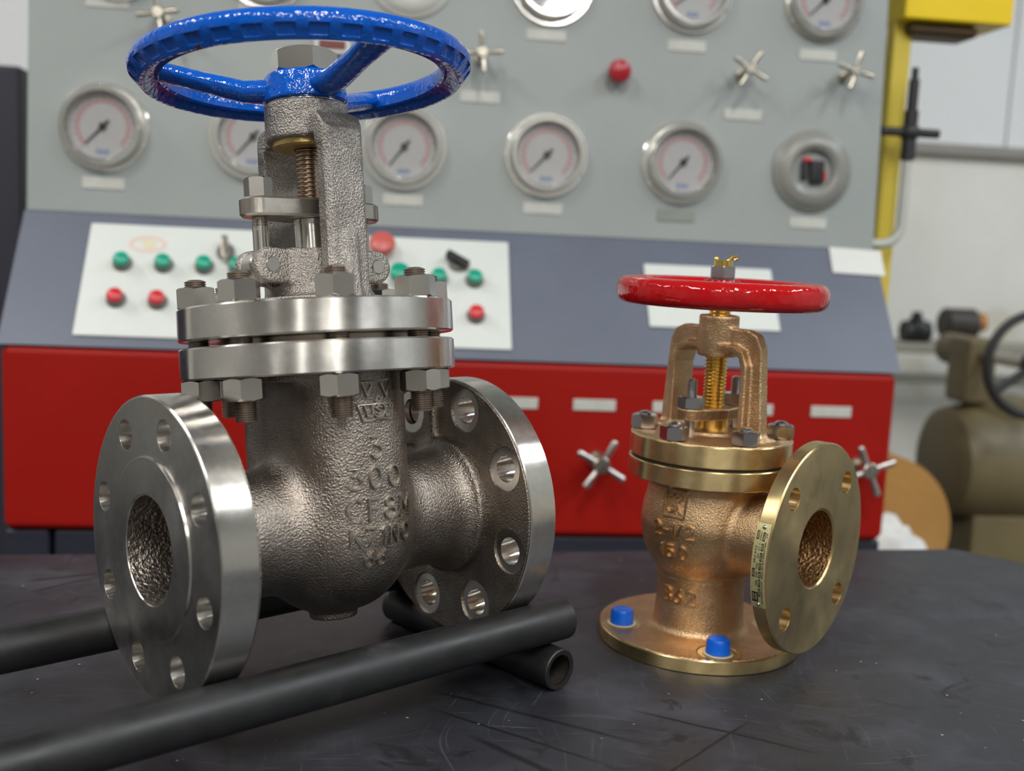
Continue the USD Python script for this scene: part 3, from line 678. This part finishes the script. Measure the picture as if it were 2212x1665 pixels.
part(av, 'stem', [thread(.0100, .206, .302, .0032, .0016, 32), cyl(.0085, .193, .207, 32), cyl(.0080, .300, .345, 24)], m_stem, 40, 'bright brass threaded stem')
GA = TH + math.radians(-2) + PI / 2
gp = unary_union([Point(-.0300, 0).buffer(.0115, 24), Point(.0300, 0).buffer(.0115, 24), Point(0, 0).buffer(.0185, 24)]).convex_hull
part(av, 'gland_flange', xf(bev(gp, .2052, .2150, .0010), rz(GA)), m_bz, 30)
part(av, 'gland', disc(.0140, .1920, .2052, 64, .0006, ri=.0088), m_stem, 30)
for s in (-1, 1):
    x, y = s * .0300 * math.cos(GA), s * .0300 * math.sin(GA)
    part(av, 'gland_stud', xf([cyl(.0045, .190, .218, 24), thread(.0047, .216, .2400, .0015, .0008, 24, .001)][0] + Manifold() if False else cat([cyl(.0045, .190, .218, 24), thread(.0047, .216, .2400, .0015, .0008, 24, .001)]), None, (x, y, 0)), m_zinc, 40)
    part(av, 'gland_nut', xf(hexnut(.0205, .0105), rz(GA + .3), (x, y, .2151)), m_zinc, 25)
for a in nut_a:
    x, y = RN * math.cos(a), RN * math.sin(a)
    part(av, 'bonnet_bolt', xf(thread(.0058, .150, .2055, .0016, .0008, 24, .0012), None, (x, y, 0)), m_zinc, 40)
    part(av, 'bonnet_nut', xf(hexnut(.0215, .0122), rz(a + .35 + rng.uniform(-.3, .3)), (x, y, .1912)), m_zinc, 25)
hw2 = UsdGeom.Xform.Define(stage, unique(str(av.GetPath()) + '/handwheel')).GetPrim()
ZW = .3163
rim2 = rev([(.0812 + .0113 * math.copysign(abs(math.cos(t)) ** .8, math.cos(t)), ZW + .0117 * math.copysign(abs(math.sin(t)) ** .8, math.sin(t))) for t in np.linspace(0, 2 * PI, 28, endpoint=False)], 144)
part(hw2, 'rim', rim2, m_red_wheel, 50, 'glossy red enamelled rim')
part(hw2, 'hub', rev([(.0078, .3045), (.0150, .3045), (.0165, .3060), (.0165, .3255), (.0150, .3275), (.0078, .3275)], 48), m_red_wheel, 40)
for a in (10, 100, 190, 280):
    st = [Manifold.hull_points(np.array([[r + dx, w * math.cos(t), z + h * math.sin(t)] for dx in (-.001, .001) for t in np.linspace(0, 2 * PI, 12, endpoint=False)])) for r, w, h, z in ((.012, .0090, .0065, .316), (.045, .0070, .0050, .314), (.075, .0085, .0060, .3163))]
    part(hw2, 'spoke', Manifold.batch_boolean([Manifold.batch_hull([st[i], st[i + 1]]) for i in range(2)], m3.OpType.Add).rotate([0, 0, a]), m_red_wheel, 50)
part(av, 'wheel_washer', disc(.0125, .3275, .3290, 48, .0003), m_zinc, 30)
part(av, 'wheel_nut', xf(hexnut(.0200, .0110), rz(.1), (0, 0, .3290)), m_zinc, 25)
pin = [(-.0085, .002, .3455), (-.004, 0, .3440), (0, 0, .3435), (.005, 0, .3445), (.0085, .001, .3475), (.0105, .002, .3490)]
part(av, 'cotter_pin', [tube(pin, .0016, 10), tube([(.0095, .001, .3478), (.0118, .0015, .3488), (.0125, .002, .3470), (.0105, .001, .3455)], .0015, 10), xf(trimesh.creation.icosphere(2, .0022), None, (-.0085, .002, .3457))], m_gold, 40, 'bent brass split pin through the stem top')
# name plate wrapped round the rim of the side flange
NP_R, NP_W, NP_A0, NP_A1 = .0903, .0118, math.radians(180 - 22.5), math.radians(180 + 21.5)
def on_rim(u, v, h):
    """u along the plate (0 top .. 1 bottom), v across (0 back .. 1 front), h height above the rim"""
    a = NP_A0 + (NP_A1 - NP_A0) * u; R = NP_R + h
    return np.stack([CX - .0125 + v * NP_W, R * np.cos(a), HC + R * np.sin(a)], -1)
def rim_slab(u0, u1, v0, v1, h0, h1, n=24):
    u = np.linspace(u0, u1, n + 1); P = []
    for h in (h0, h1):
        for v in (v0, v1): P.append(on_rim(u, np.full(n + 1, v), h))
    v = np.vstack(P); k = n + 1; f = []
    for i in range(n):
        a, b, c, d = i, k + i, 2 * k + i, 3 * k + i
        f += [[a, a + 1, b + 1], [a, b + 1, b], [c, d + 1, c + 1], [c, d, d + 1], [a, c + 1, a + 1], [a, c, c + 1], [b, b + 1, d + 1], [b, d + 1, d]]
    for i in (0, n):
        a, b, c, d = i, k + i, 2 * k + i, 3 * k + i; f += [[a, b, d], [a, d, c]] if i == 0 else [[a, d, b], [a, c, d]]
    m = trimesh.Trimesh(v, np.array(f), process=False)
    if m.volume < 0: m.invert()
    return m
pl = part(av, 'name_plate', rim_slab(0, 1, 0, 1, .0001, .0007), m_tag, 30, 'small pale brass name plate riveted to the flange rim')
def rim_text(s, u0, v0, hgt, un):
    """lettering reading down the plate; un: length along u it fills"""
    m = meshkit.text_mesh(s, 1.0, 1.0, bold=True); q = np.array(m.vertices); q[:, 0] -= q[:, 0].min()
    q[:, 0] /= q[:, 0].max()
    o = on_rim(u0 + un * q[:, 0], v0 + q[:, 1] * hgt, .00072 + .00008 * q[:, 2])
    m = trimesh.Trimesh(o, m.faces, process=False)
    if m.volume < 0: m.invert()
    return m
ink, lit = [], []
ink += [rim_text('W.E.', .105, .79, .115, .06), rim_text('WILLIAMS VALVE CORP', .21, .79, .115, .42), rim_text('ATY DV NAV N.L.I.C.', .66, .79, .115, .28)]
for s, u0, u1 in (('TYPE', .10, .21), ('SIZE', .23, .32), ('CLASS', .335, .44), ('BODY', .45, .54), ('TRIM', .55, .63), ('SEAT', .64, .74), ('DISC', .75, .86)):
    ink.append(rim_slab(u0, u1 - .008, .565, .745, .0005, .00078, 4)); lit.append(rim_text(s, u0 + .012, .60, .11, u1 - u0 - .032))
for s, u0, u1 in (('ANGLE', .10, .20), ('2-1/2', .23, .31), ('150', .345, .40), ('B62', .46, .52), ('B62', .56, .62), ('BRZ', .66, .72)):
    ink.append(rim_text(s, u0, .385, .11, u1 - u0))
for s, u0, u1 in (('PRESS', .09, .19), ('TEMP', .52, .62)):
    ink.append(rim_slab(u0, u1, .12, .31, .0005, .00078, 4)); lit.append(rim_text(s, u0 + .012, .16, .11, u1 - u0 - .024))
ink.append(rim_text('225 PSI', .26, .16, .12, .20))
ink.append(rim_slab(.80, .925, .10, .55, .0005, .00078, 4)); lit += [rim_text('WWV', .815, .33, .15, .09), rim_text('WVC', .815, .14, .13, .09)]
part(pl, 'printing', ink, m_ink, False, 'black printing on the name plate')
part(pl, 'pale_letters', lit, m_tag, False)
for u in (.045, .955):
    q = on_rim(np.array([u]), np.array([.55]), .0008)[0]
    part(pl, 'rivet', xf(trimesh.creation.icosphere(2, .0017), None, q), m_zinc, True)
# blue plugs in the front bolt holes of the base flange
cap_mesh = rev([(0, -.0105), (.0086, -.0105), (.0088, -.0008), (.0106, .0), (.0106, .0015), (.0103, .0098), (.0088, .0125), (.0060, .0132), (0, .0134)], 48)
def cap_at(i): c = cap_xy[i]; return RA @ np.array([c[0], c[1], .0133]) + Ac
pj = sorted(range(4), key=lambda i: cap_at(i)[1])
# the two holes that show in the photograph: nearest the camera and left
near_i = pj[0]; left_i = min(range(4), key=lambda i: cap_at(i)[0])
cp = thing('plug_cap', 'blue plastic plug in the left bolt hole of the bronze base flange', 'cap', np.eye(3), cap_at(left_i), 'blue plugs in the base flange')
part(cp, 'cap', cap_mesh, m_cap, 40)
part(cp, 'flash', disc(.0132, -.0009, -.0002, 48, .0002), paint('clear_plastic_flash', srgb(196, 184, 150), .35, .05), 30, 'thin pale plastic rim')
dup(cp, 'blue plastic plug in the front bolt hole of the bronze base flange', np.eye(3), cap_at(near_i))

# ------------------------------------------------------------------ test bench console
T0 = np.array([0, 1.55, FLOOR])
FZ = -FLOOR                        # bench-top height in the console's own frame
tbn = thing('test_console', 'red, grey and blue hydraulic test console full of gauges behind the workbench', 'console', RY, T0)
m_red = paint('console_red', srgb(147, 16, 6), .5, .05, 3, spec=.22)
m_slate = paint('console_slate', srgb(92, 98, 112), .42, .08, 5)
m_grey = paint('console_grey', srgb(150, 156, 154), .46, .05, 3)
m_navy = paint('console_navy', srgb(36, 38, 50), .45, .08, 4)
m_dark = plain('black_plastic', (.012, .012, .013), .4)
m_chrome = plain('polished_bezel', (.78, .77, .73), .18, 1.0)
m_nickel = cast('nickel_handle', (.42, .39, .33), (.58, .54, .46), .34, 200, .0002)
m_dial = paint('dial_white', srgb(206, 203, 204), .5, .02, 10)
m_pink = paint('dial_red_band', srgb(205, 160, 162), .5, .03, 10)
m_dialblue = paint('dial_blue_mark', srgb(150, 160, 195), .5, .03, 10)
m_plate = paint('white_control_plate', srgb(203, 208, 203), .42, .03, 6)
m_label = paint('pale_label', srgb(186, 187, 180), .5, .06, 60)
m_glass = M('gauge_glass', {'a': ('transparent_bsdf', {'color': (.97, .98, .98)}), 'g': ('glossy_bsdf', {'roughness': .03, 'color': (1, 1, 1)}), 'f': ('fresnel', {'IOR': 1.45}), 'x': ('mix_closure', {})}, [('f.fac', 'x.fac'), ('a.BSDF', 'x.closure1'), ('g.BSDF', 'x.closure2')], 'x.closure')
XL, XR = -.703, .585
Z0, Z1 = FZ - .0765, FZ + .183
Z2 = FZ + .3663; Y2 = .126
TILT, SLOPE = .0576631, .6024436
PH = .62
def prism(poly_yz, x0, x1):
    m = extr(Polygon(poly_yz), 0, x1 - x0); v = np.array(m.vertices)
    o = trimesh.Trimesh(np.stack([v[:, 2] + x0, v[:, 0], v[:, 1]], 1), m.faces, process=False)
    if o.volume < 0: o.invert()
    return o
part(tbn, 'red_cabinet', rbox(XL, XR, 0, .55, Z0, Z1, .012), m_red, 30, 'red front cabinet')
part(tbn, 'sloped_housing', prism([(.0, Z1 + .0005), (Y2 - .0008, Z2 - .001), (.55, Z2 - .001), (.55, Z1 + .0005)], XL - .003, XR + .003), m_slate, 30, 'slate blue sloping desk housing')
ptop = (Y2 + PH * math.sin(TILT), Z2 + PH * math.cos(TILT))
part(tbn, 'gauge_panel', prism([(Y2, Z2), ptop, (.45, ptop[1]), (.45, Z2)], XL, XR), m_grey, 30, 'grey upright gauge panel')
for k, (a, b) in enumerate(((XL, -.6430), (-.6370, .02), (.026, XR))):
    part(tbn, 'base_panel', rbox(a, b, .010, .54, .06, Z0 - .001, .005), m_navy, 30, 'dark navy lower panel')
part(tbn, 'plinth', box(XL + .02, XR - .02, .04, .52, 0, .0595), m_dark, False)
Rg = np.stack([[1, 0, 0], [0, math.sin(TILT), math.cos(TILT)], [0, -math.cos(TILT), math.sin(TILT)]], 1)    # panel x, up, outward
Rs = np.stack([[1, 0, 0], [0, math.sin(SLOPE), math.cos(SLOPE)], [0, -math.cos(SLOPE), math.sin(SLOPE)]], 1)
Rf = np.stack([[1, 0, 0], [0, 0, 1.], [0, -1., 0]], 1)
def GP(u, v, w=0.0): return Rg @ np.array([0, v, w]) + np.array([u, Y2, Z2])
def SP(u, v, w=0.0): return Rs @ np.array([0, v, w]) + np.array([u, 0, Z1])
def FP(u, v, w=0.0): return np.array([u, -w, FZ + v])
# gauges (built with z outward)
def ring_arc(r0, r1, a0, a1, z0, z1, n=40):
    a = np.radians(np.linspace(a0, a1, n))
    return extr(Polygon([(r1 * math.cos(t), r1 * math.sin(t)) for t in a] + [(r0 * math.cos(t), r0 * math.sin(t)) for t in a[::-1]]), z0, z1)
bez = rev([(.0470, .004), (.0470, .0200), (.0490, .0235), (.0530, .0235), (.0560, .0200), (.0570, .0120), (.0570, .004), (.0630, .004), (.0640, .003), (.0640, 0), (.0470, 0)], 96)
face_d = disc(.0471, .0035, .0070, 64, .0003)
needle = cat([extr(Polygon([(-.002, -.012), (.002, -.012), (.0009, .036), (-.0009, .036)]), .0095, .0103), disc(.0052, .0070, .0125, 32, .0005)])
ticks = cat([extr(affinity.rotate(sbox(-.0004, .0395, .0004, .0440 if k % 2 == 0 else .0420), -135 + 270 * k / 20, origin=(0, 0)), .0069, .0073) for k in range(21)])
def gauge(u, v, ndl=137, name='pressure_gauge'):
    R, t = Rg, GP(u, v)
    b = part(tbn, name, xf(bez, R, t), m_chrome, 35, 'round pressure gauge in a polished steel bezel')
    part(b, 'dial', xf(face_d, R, t), m_dial, 30, 'off-white gauge dial')
    part(b, 'scale_band', xf(ring_arc(.0330, .0385, -45, 225, .0069, .0074), R, t), m_pink, False, 'pale red scale band')
    part(b, 'zone_mark', xf(ring_arc(.0330, .0400, 255, 285, .0069, .0074), R, t), m_dialblue, False, 'pale blue mark low on the dial')
    part(b, 'tick_marks', xf(ticks, R, t), m_dark, False, 'small black dial ticks')
    part(b, 'needle', xf(xf(needle, rz(math.radians(ndl))), R, t), m_dark, 30, 'dark gauge needle')
    part(b, 'glass', xf(disc(.0471, .0185, .0200, 64, .0002), R, t), m_glass, 30, 'clear gauge glass')
    for k in range(3):
        a = PI / 2 + .1 + 2 * PI * k / 3
        part(b, 'flange_screw', xf(disc(.0032, .003, .0062, 20, .0008), R, GP(u + .0605 * math.cos(a), v + .0605 * math.sin(a))), m_chrome, 35)
for k, (u, v) in enumerate(((-.5967, .1234), (-.3842, .1210), (-.1630, .1190), (.0529, .1190), (.2657, .1195))): gauge(u, v, 137 + 3 * (k % 3))
for k, (u, v) in enumerate(((-.5802, .367), (-.3717, .370), (.0512, .376), (.2689, .379), (.4796, .380))): gauge(u, v, 135 - 5 * (k % 2))
# two open sight ports
def sight(u, v, rimmat, wide):
    R, t = Rg, GP(u, v)
    b = part(tbn, 'sight_port', xf(rev([(.0330, .002), (.0330, .012), (.0400, .016), (.0500, .0150), (.0560, .0100), (.0600, .006), (.0640, .004), (.0640, 0), (.0330, 0)], 80), R, t), rimmat, 35, 'round port with a wide stepped rim')
    part(b, 'port_well', xf(rev([(.0331, .001), (.0325, .001), (.0325, .0105), (.0331, .0105)], 64), R, t), m_grey, 35)
    part(b, 'port_back', xf(disc(.0326, .0006, .0022, 48, .0002), R, t), m_grey, 30)
    part(b, 'port_switch', xf(cat([rbox(-.019, -.010, -.014, .013, .002, .012, .002), rbox(-.006, .017, -.019, .016, .002, .014, .003)]), R, t), m_dark, 30, 'black block inside the port')
    part(b, 'port_mark', xf(cat([rbox(-.017, -.004, .013, .020, .002, .011, .002), rbox(.012, .021, -.016, .000, .002, .012, .002)]), R, t), m_redp, 30, 'small red pieces inside the port')
m_redp = paint('red_plastic', srgb(196, 42, 50), .3, .04, 20)
m_mush = paint('faded_red_plastic', srgb(190, 88, 80), .35, .04, 20)
m_grn = paint('green_plastic', srgb(0, 150, 122), .3, .04, 20)
m_ring = paint('satin_grey_rim', srgb(132, 132, 126), .35, .04, 20)
sight(.4749, .1179, m_ring, False); sight(-.1609, .3725, paint('white_rim', srgb(206, 206, 200), .4, .03, 20), True)
# labels
def label(P, R, u, v, w=.060, h=.0165): part(tbn, 'label_plate', xf(rbox(-w / 2, w / 2, -h / 2, h / 2, 0, .0016, .0007), R, P(u, v, 0)), m_label, 30, 'small pale label plate')
for u, v in ((-.5942, .3016), (-.3790, .3080), (.0453, .2984), (.2638, .2967), (.4743, .2967), (-.5965, .0429), (-.1626, .0409), (.0506, .0383), (.4746, .0369), (-.0516, .2001), (.3593, .1986)): label(GP, Rg, u, v)
part(tbn, 'label_plate', xf(rbox(-.030, .030, -.009, .009, 0, .0016, .0007), Rg, GP(.2603, .038)), paint('grey_green_label', srgb(132, 138, 130), .5, .05), 30, 'dull grey-green label plate')
for u in (.0073, .1223, .2407, .3607, .4829): label(FP, Rf, u, .1225, .063, .0165)
# cross-handle valves
def cross_valve(P, R, u, v, angs, ln, r, stemlen, mat, bodymat):
    b = part(tbn, 'valve_knob', xf(cat([cyl(r * 2.0, 0, .010, 32), cyl(r * 1.25, .009, stemlen - .006, 24), disc(r * 1.9, stemlen - .009, stemlen + .007, 32, .0015)]), R, P(u, v)), bodymat, 35, 'metal valve hub with a cross handle')
    for a in angs:
        a = math.radians(a)
        t = tube([(r * .9 * math.cos(a), r * .9 * math.sin(a), stemlen), (ln * .5 * math.cos(a), ln * .5 * math.sin(a), stemlen + .001), (ln * .93 * math.cos(a), ln * .93 * math.sin(a), stemlen + .002), (ln * math.cos(a), ln * math.sin(a), stemlen + .002)], np.array([r * .72, r * .78, r * .95, r * .6]), 14)
        part(b, 'handle_arm', xf(t, R, P(u, v)), mat, 40)
m_sil = cast('cast_zinc_handle', (.48, .46, .44), (.62, .60, .57), .36, 160, .0004)
cross_valve(FP, Rf, .128, .043, (62, 153, 236, 328), .040, .0062, .045, m_sil, m_nickel)
cross_valve(FP, Rf, .530, .043, (22, 118, 200, 292), .040, .0062, .045, m_sil, m_nickel)
for (u, v), ph in zip(((-.5145, .2804), (-.0540, .2560), (.3520, .2590), (.5180, .2670)), (100, 96, 60, 75)):
    cross_valve(GP, Rg, u, v, (ph, ph + 90, ph + 180, ph + 270), .0300, .0045, .045, m_nickel, m_nickel)
b = part(tbn, 'stop_knob', xf(rev([(0, 0), (.009, 0), (.009, .012), (.0165, .014), (.0175, .024), (.0150, .031), (.0060, .034), (0, .034)], 40), Rg, GP(.1564, .2478)), paint('dark_red_plastic', srgb(160, 26, 40), .3, .04), 35, 'dark red round knob on the gauge panel')
dsp = part(tbn, 'counter', xf(rbox(-.0265, .0265, -.0125, .0125, 0, .010, .002), Rg, GP(-.2730, .2605)), m_plate, 30, 'small digital counter in a pale frame')
part(dsp, 'window', xf(rbox(-.0200, .0200, -.0070, .0070, .008, .0106, .0008), Rg, GP(-.2730, .2605)), paint('dark_red_window', srgb(120, 70, 68), .2, .05), 30, 'dull red display window')
# control plates on the slope
def plate(u0, u1, v0, v1, lab): return part(tbn, 'control_plate', xf(rbox(u0, u1, v0, v1, 0, .004, .0015), Rs, SP(0, 0)), m_plate, 30, lab)
p1 = plate(-.6095, -.0018, .0162, .2021, 'large white control plate with buttons')
p2 = plate(.2060, .4080, .0638, .1745, 'smaller blank white plate on the slope')
part(tbn, 'paper_slip', xf(rbox(-.043, .043, -.024, .024, 0, .0020, .0008), Rs @ rz(-.03), SP(.5530, .1970, .001)), paint('white_paper', srgb(206, 207, 203), .6, .02), 30, 'white paper slip at the right end of the slope')
btn_base = rev([(0, .003), (.0138, .003), (.0138, .0065), (.0112, .0090), (.0112, .0130), (0, .0130)], 36)
btn_cap = rev([(0, .0125), (.0108, .0125), (.0112, .0140), (.0108, .0190), (.0080, .0215), (0, .0225)], 36)
m_bb = paint('button_collar_grey', srgb(112, 110, 104), .4, .05)
def button(u, v, mat, lab, sc=1.0, collar=m_bb):
    b = part(p1, 'push_button', xf(cat([btn_base, btn_cap]), Rs * 1.0, SP(u, v)), mat, 35, lab) if False else None
    q = part(tbn, 'push_button', xf(xf(btn_cap, np.eye(3) * sc), Rs, SP(u, v)), mat, 35, lab)
    part(q, 'collar', xf(xf(btn_base, np.eye(3) * sc), Rs, SP(u, v)), collar, 35, 'grey button collar' if collar is m_bb else 'pale button collar')
for u in (-.5575, -.5005, -.4440, -.3970, -.1075, -.0545): button(u, .1345 if u < -.2 else .1305, m_grn, 'green push button')
for u, v in ((-.5585, .0745), (-.5020, .0735), (-.0533, .0700)): button(u, v, m_redp, 'red push button')
button(-.1650, .1285, m_grn, 'green button in a wide white ring', 1.35, m_plate)
b = part(tbn, 'emergency_button', xf(rev([(0, .003), (.010, .003), (.010, .016), (.0185, .019), (.0195, .024), (.0165, .030), (.0080, .033), (0, .0335)], 40), Rs, SP(-.1915, .1760)), m_mush, 35, 'large faded red mushroom button')
for u, v, mt, ph in ((-.4160, .1600, m_nickel, 8), (-.0800, .1580, m_dark, 58)):
    b = part(tbn, 'selector_switch', xf(disc(.0130, .003, .010, 36, .001), Rs, SP(u, v)), m_bb, 35, 'selector switch collar')
    part(b, 'lever', xf(xf(rbox(-.0052, .0052, -.019, .019, .009, .024, .002), rz(math.radians(ph))), Rs, SP(u, v)), mt, 30, 'selector lever')
el = Polygon([(.026 * math.cos(t), .0135 * math.sin(t)) for t in np.linspace(0, 2 * PI, 48, endpoint=False)])
b = part(tbn, 'emblem', xf(extr(el.difference(affinity.scale(el, .84, .78)), .0038, .0045), Rs, SP(-.5265, .1690)), paint('emblem_red', srgb(214, 176, 166), .5, .03), 30, 'faded oval maker emblem in red and yellow')
part(b, 'centre', xf(extr(LineString([(-.009, .004), (-.003, .006), (.001, .000), (-.004, -.004), (.006, -.006), (.010, .002), (.004, .006)]).buffer(.0020), .0038, .0045), Rs, SP(-.5265, .1690)), paint('emblem_yellow', srgb(214, 196, 156), .5, .03), 30, 'yellow centre of the emblem')

# ------------------------------------------------------------------ things around the console
LY = lambda x, y, z: RY.T @ np.array([x, y, z])   # room frame
cb = thing('storage_cabinet', 'tall dark navy cabinet behind the left end of the console', 'cabinet', RY, RY @ np.array([-1.30, 2.20, FLOOR]))
m_cab = paint('cabinet_dark_navy', srgb(44, 44, 56), .5, .08, 3)
q = LY(-.908, 2.0, 0)
part(cb, 'body', rbox(-.50, q[0] + 1.30 + .0, q[1] - 2.20, q[1] - 2.20 + .5, 0, -FLOOR + .624, .006), m_cab, 30)
part(cb, 'door', rbox(-.49, -.06, q[1] - 2.22, q[1] - 2.199, .06, -FLOOR + .60, .004), m_cab, 30)
m_yel = paint('crane_yellow', srgb(236, 202, 20), .4, .04, 3)
m_yel2 = paint('post_yellow', srgb(214, 190, 70), .45, .06, 3)
cr = thing('jib_crane', 'yellow steel post and jib arm beside the right edge of the console', 'crane', RY, RY @ (LY(.626, 1.9, 0) + np.array([0, 0, FLOOR])))
part(cr, 'post', rbox(-.016, .016, -.016, .016, 0, -FLOOR + .79, .003), m_yel2, 30)
part(cr, 'jib_arm', rbox(-.017, .172, -.05, .05, -FLOOR + .746, -FLOOR + .92, .004), m_yel, 30, 'bright yellow jib arm')
part(cr, 'base_plate', rbox(-.08, .08, -.08, .08, 0, .012, .003), m_yel2, 30)
part(cr, 'trolley', rbox(.0, .125, -.035, .035, -FLOOR + .725, -FLOOR + .745, .009), paint('trolley_brown', srgb(78, 60, 34), .5), 30, 'dark brown trolley under the arm')
m_blk = plain('black_iron', (.018, .018, .019), .5)
m_pale = paint('pale_pipe_paint', srgb(188, 190, 182), .45, .05)
bw = np.array([.638, 1.84, 0])
hv = thing('hose_valve', 'black cross-shaped hose valve on a bent pale pipe beside the yellow post', 'valve', RY, (bw[0], bw[1], FLOOR))
zv = -FLOOR + .562
bend = [(0, 0, zv - .03), (0, 0, zv - .15)] + [(-.035 + .035 * math.cos(t), 0, zv - .15 - .035 * math.sin(t)) for t in np.linspace(.15, PI / 2, 8)] + [(-.0815, 0, zv - .185)]
part(hv, 'feed_pipe', tube(bend, .008, 16), m_pale, 40, 'thin pale pipe bending into the console')
part(hv, 'valve_body', cat([cyl(.0115, zv - .045, zv + .035, 24), xf(cyl(.0075, -.050, .050, 20), X2, (0, 0, zv)), xf(trimesh.creation.icosphere(3, .0165), None, (0, 0, zv))]), m_blk, 35)
part(hv, 'spindle', cat([cyl(.0085, zv + .03, zv + .085, 20), cyl(.0055, zv + .08, zv + .104, 16)]), m_blk, 35)
# wall rail shelf with two small black fittings
sh = thing('wall_shelf', 'narrow grey wall shelf right of the console', 'shelf', RY, RY @ (LY(1.20, 2.92, .0)))
part(sh, 'board', rbox(-.34, .60, -.06, .11, .112, .138, .004), paint('shelf_grey', srgb(150, 146, 134), .5, .06), 30)
for x in (-.25, .45): part(sh, 'bracket', prism([(-.05, .1115), (.108, .1115), (.108, -.02), (.09, -.02)], x, x + .02), m_pale, 30)
part(sh, 'rail_pipe', xf(cyl(.014, -.34, .60, 20), X2, (0, .088, .030)), m_pale, 30)
sb = RY @ (LY(1.20, 2.92, .0))
m_dk2 = paint('dark_iron', srgb(62, 56, 50), .5, .2, 20)
k1 = thing('pipe_fitting', 'small black valve lying on the wall shelf', 'fitting', RY, sb + RY @ np.array([-.130, .0, .138]))
part(k1, 'body', cat([xf(cyl(.028, -.035, .035, 28), X2, (0, 0, .028)), xf(cyl(.034, -.01, .01, 28), X2, (0, 0, .034))]), m_blk, 35)
part(k1, 'bonnet', cyl(.013, .04, .080, 20), m_blk, 35)
k2 = thing('pump_motor', 'small dark motor with an orange end cap on the wall shelf', 'motor', RY, sb + RY @ np.array([.0, .0, .138]))
part(k2, 'body', xf(disc(.042, -.055, .035, 36, .006), X2, (0, 0, .052)), m_dk2, 35)
part(k2, 'foot', rbox(-.05, .03, -.03, .03, 0, .014, .003), m_dk2, 30)
part(k2, 'end_cap', xf(disc(.026, .035, .062, 28, .004), X2, (0, 0, .058)), paint('orange_cap', srgb(190, 130, 60), .45), 35, 'orange end cap')
# low dark stand behind the bench with the big valve, cardboard ring and rags
m_khaki = paint('khaki_valve_paint', srgb(112, 100, 70), .5, .14, 6)
st_c = RY @ (LY(1.10, 2.40, 0))
st = thing('low_stand', 'low black stand behind the right end of the workbench', 'stand', RY, (st_c[0], st_c[1], FLOOR))
part(st, 'stand_top', rbox(-.50, .90, -.36, .45, .500, .530, .005), m_blk, 30)
for x in (-.46, .84):
    for y in (-.31, .4): part(st, 'leg', rbox(x - .03, x + .03, y - .03, y + .03, 0, .4995, .004), m_blk, 30)
SZ = FLOOR + .530
bv = thing('large_valve', 'big khaki painted valve body with a black handwheel, blurred at the right edge', 'valve', RY, RY @ LY(1.09, 2.42, 0) + np.array([0, 0, SZ + .055]))
part(bv, 'body', xf(rev([(0, -.19), (.095, -.19), (.122, -.175), (.132, -.14), (.132, .16), (.115, .185), (.07, .2), (0, .2)], 64), X2, (0.06, 0, .172)), m_khaki, 40)
part(bv, 'neck', rev([(0, .20), (.080, .20), (.072, .305), (.062, .325), (.05, .330), (0, .330)], 48), m_khaki, 40)
part(bv, 'foot', rbox(-.08, .16, -.09, .09, -.055, .07, .006), m_khaki, 30)
Rw = np.stack([[1, 0, 0], [0, 0, 1.], [0, -1., 0]], 1)
wc = np.array([-.070, -.235, .421])
ring = xf(rev([(.103 + .0095 * math.cos(t), .0095 * math.sin(t)) for t in np.linspace(0, 2 * PI, 14, endpoint=False)], 72), Rw, wc)
wh = part(bv, 'handwheel_rim', ring, m_blk, 50, 'black round handwheel rim')
part(wh, 'hub', xf(cyl(.022, -.02, .02, 28), Rw, wc), m_blk, 35)
for a in (95, 215, 335):
    t = np.radians(a); part(wh, 'spoke', xf(tube([(.018 * math.cos(t), .018 * math.sin(t), 0), (.1 * math.cos(t), .1 * math.sin(t), 0)], .009, 10), Rw, wc), m_blk, 40)
part(bv, 'wheel_spindle', xf(cyl(.014, -.20, .0, 24), Rw, wc), m_nickel, 35)
part(bv, 'bonnet', cat([rbox(-.105, -.035, -.045, .045, .31, .455, .010), xf(cyl(.036, -.10, .02, 32), Rw, (-.070, 0, .421))]), m_khaki, 35)
m_kraft = paint('kraft_cardboard', srgb(178, 132, 70), .7, .12, 8)
cr_c = np.array([.715, 2.10, SZ])
kr = thing('cardboard_ring', 'tan cardboard ring standing on the low stand beside the console', 'cardboard ring', RY, cr_c)
part(kr, 'ring', xf(rev([(.104, -.045), (.150, -.045), (.150, .045), (.104, .045)], 72), np.stack([[1, 0, 0], [0, 0, 1.], [0, -1., 0]], 1), (0, 0, .150)), m_kraft, 30)
part(kr, 'backing', xf(disc(.105, .030, .049, 64, .001), np.stack([[1, 0, 0], [0, 0, 1.], [0, -1., 0]], 1), (0, 0, .150)), m_kraft, 30)
m_rag = paint('white_rag', srgb(224, 224, 222), .8, .05, 12)
ic = trimesh.creation.icosphere(4, 1.0); v = np.array(ic.vertices)
v = v * (0.72 + .5 * meshkit.fbm(v * 2.2 + 5, 4, 3)[:, None]) * np.array([.085, .050, .115]); v[:, 2] = np.maximum(v[:, 2], -.080)
rg = thing('rag', 'crumpled heap of white rag in front of the cardboard ring', 'rag', RY, (cr_c[0] + .0, cr_c[1] - .105, SZ + .080))
part(rg, 'cloth', trimesh.Trimesh(v, ic.faces, process=False), m_rag, True)
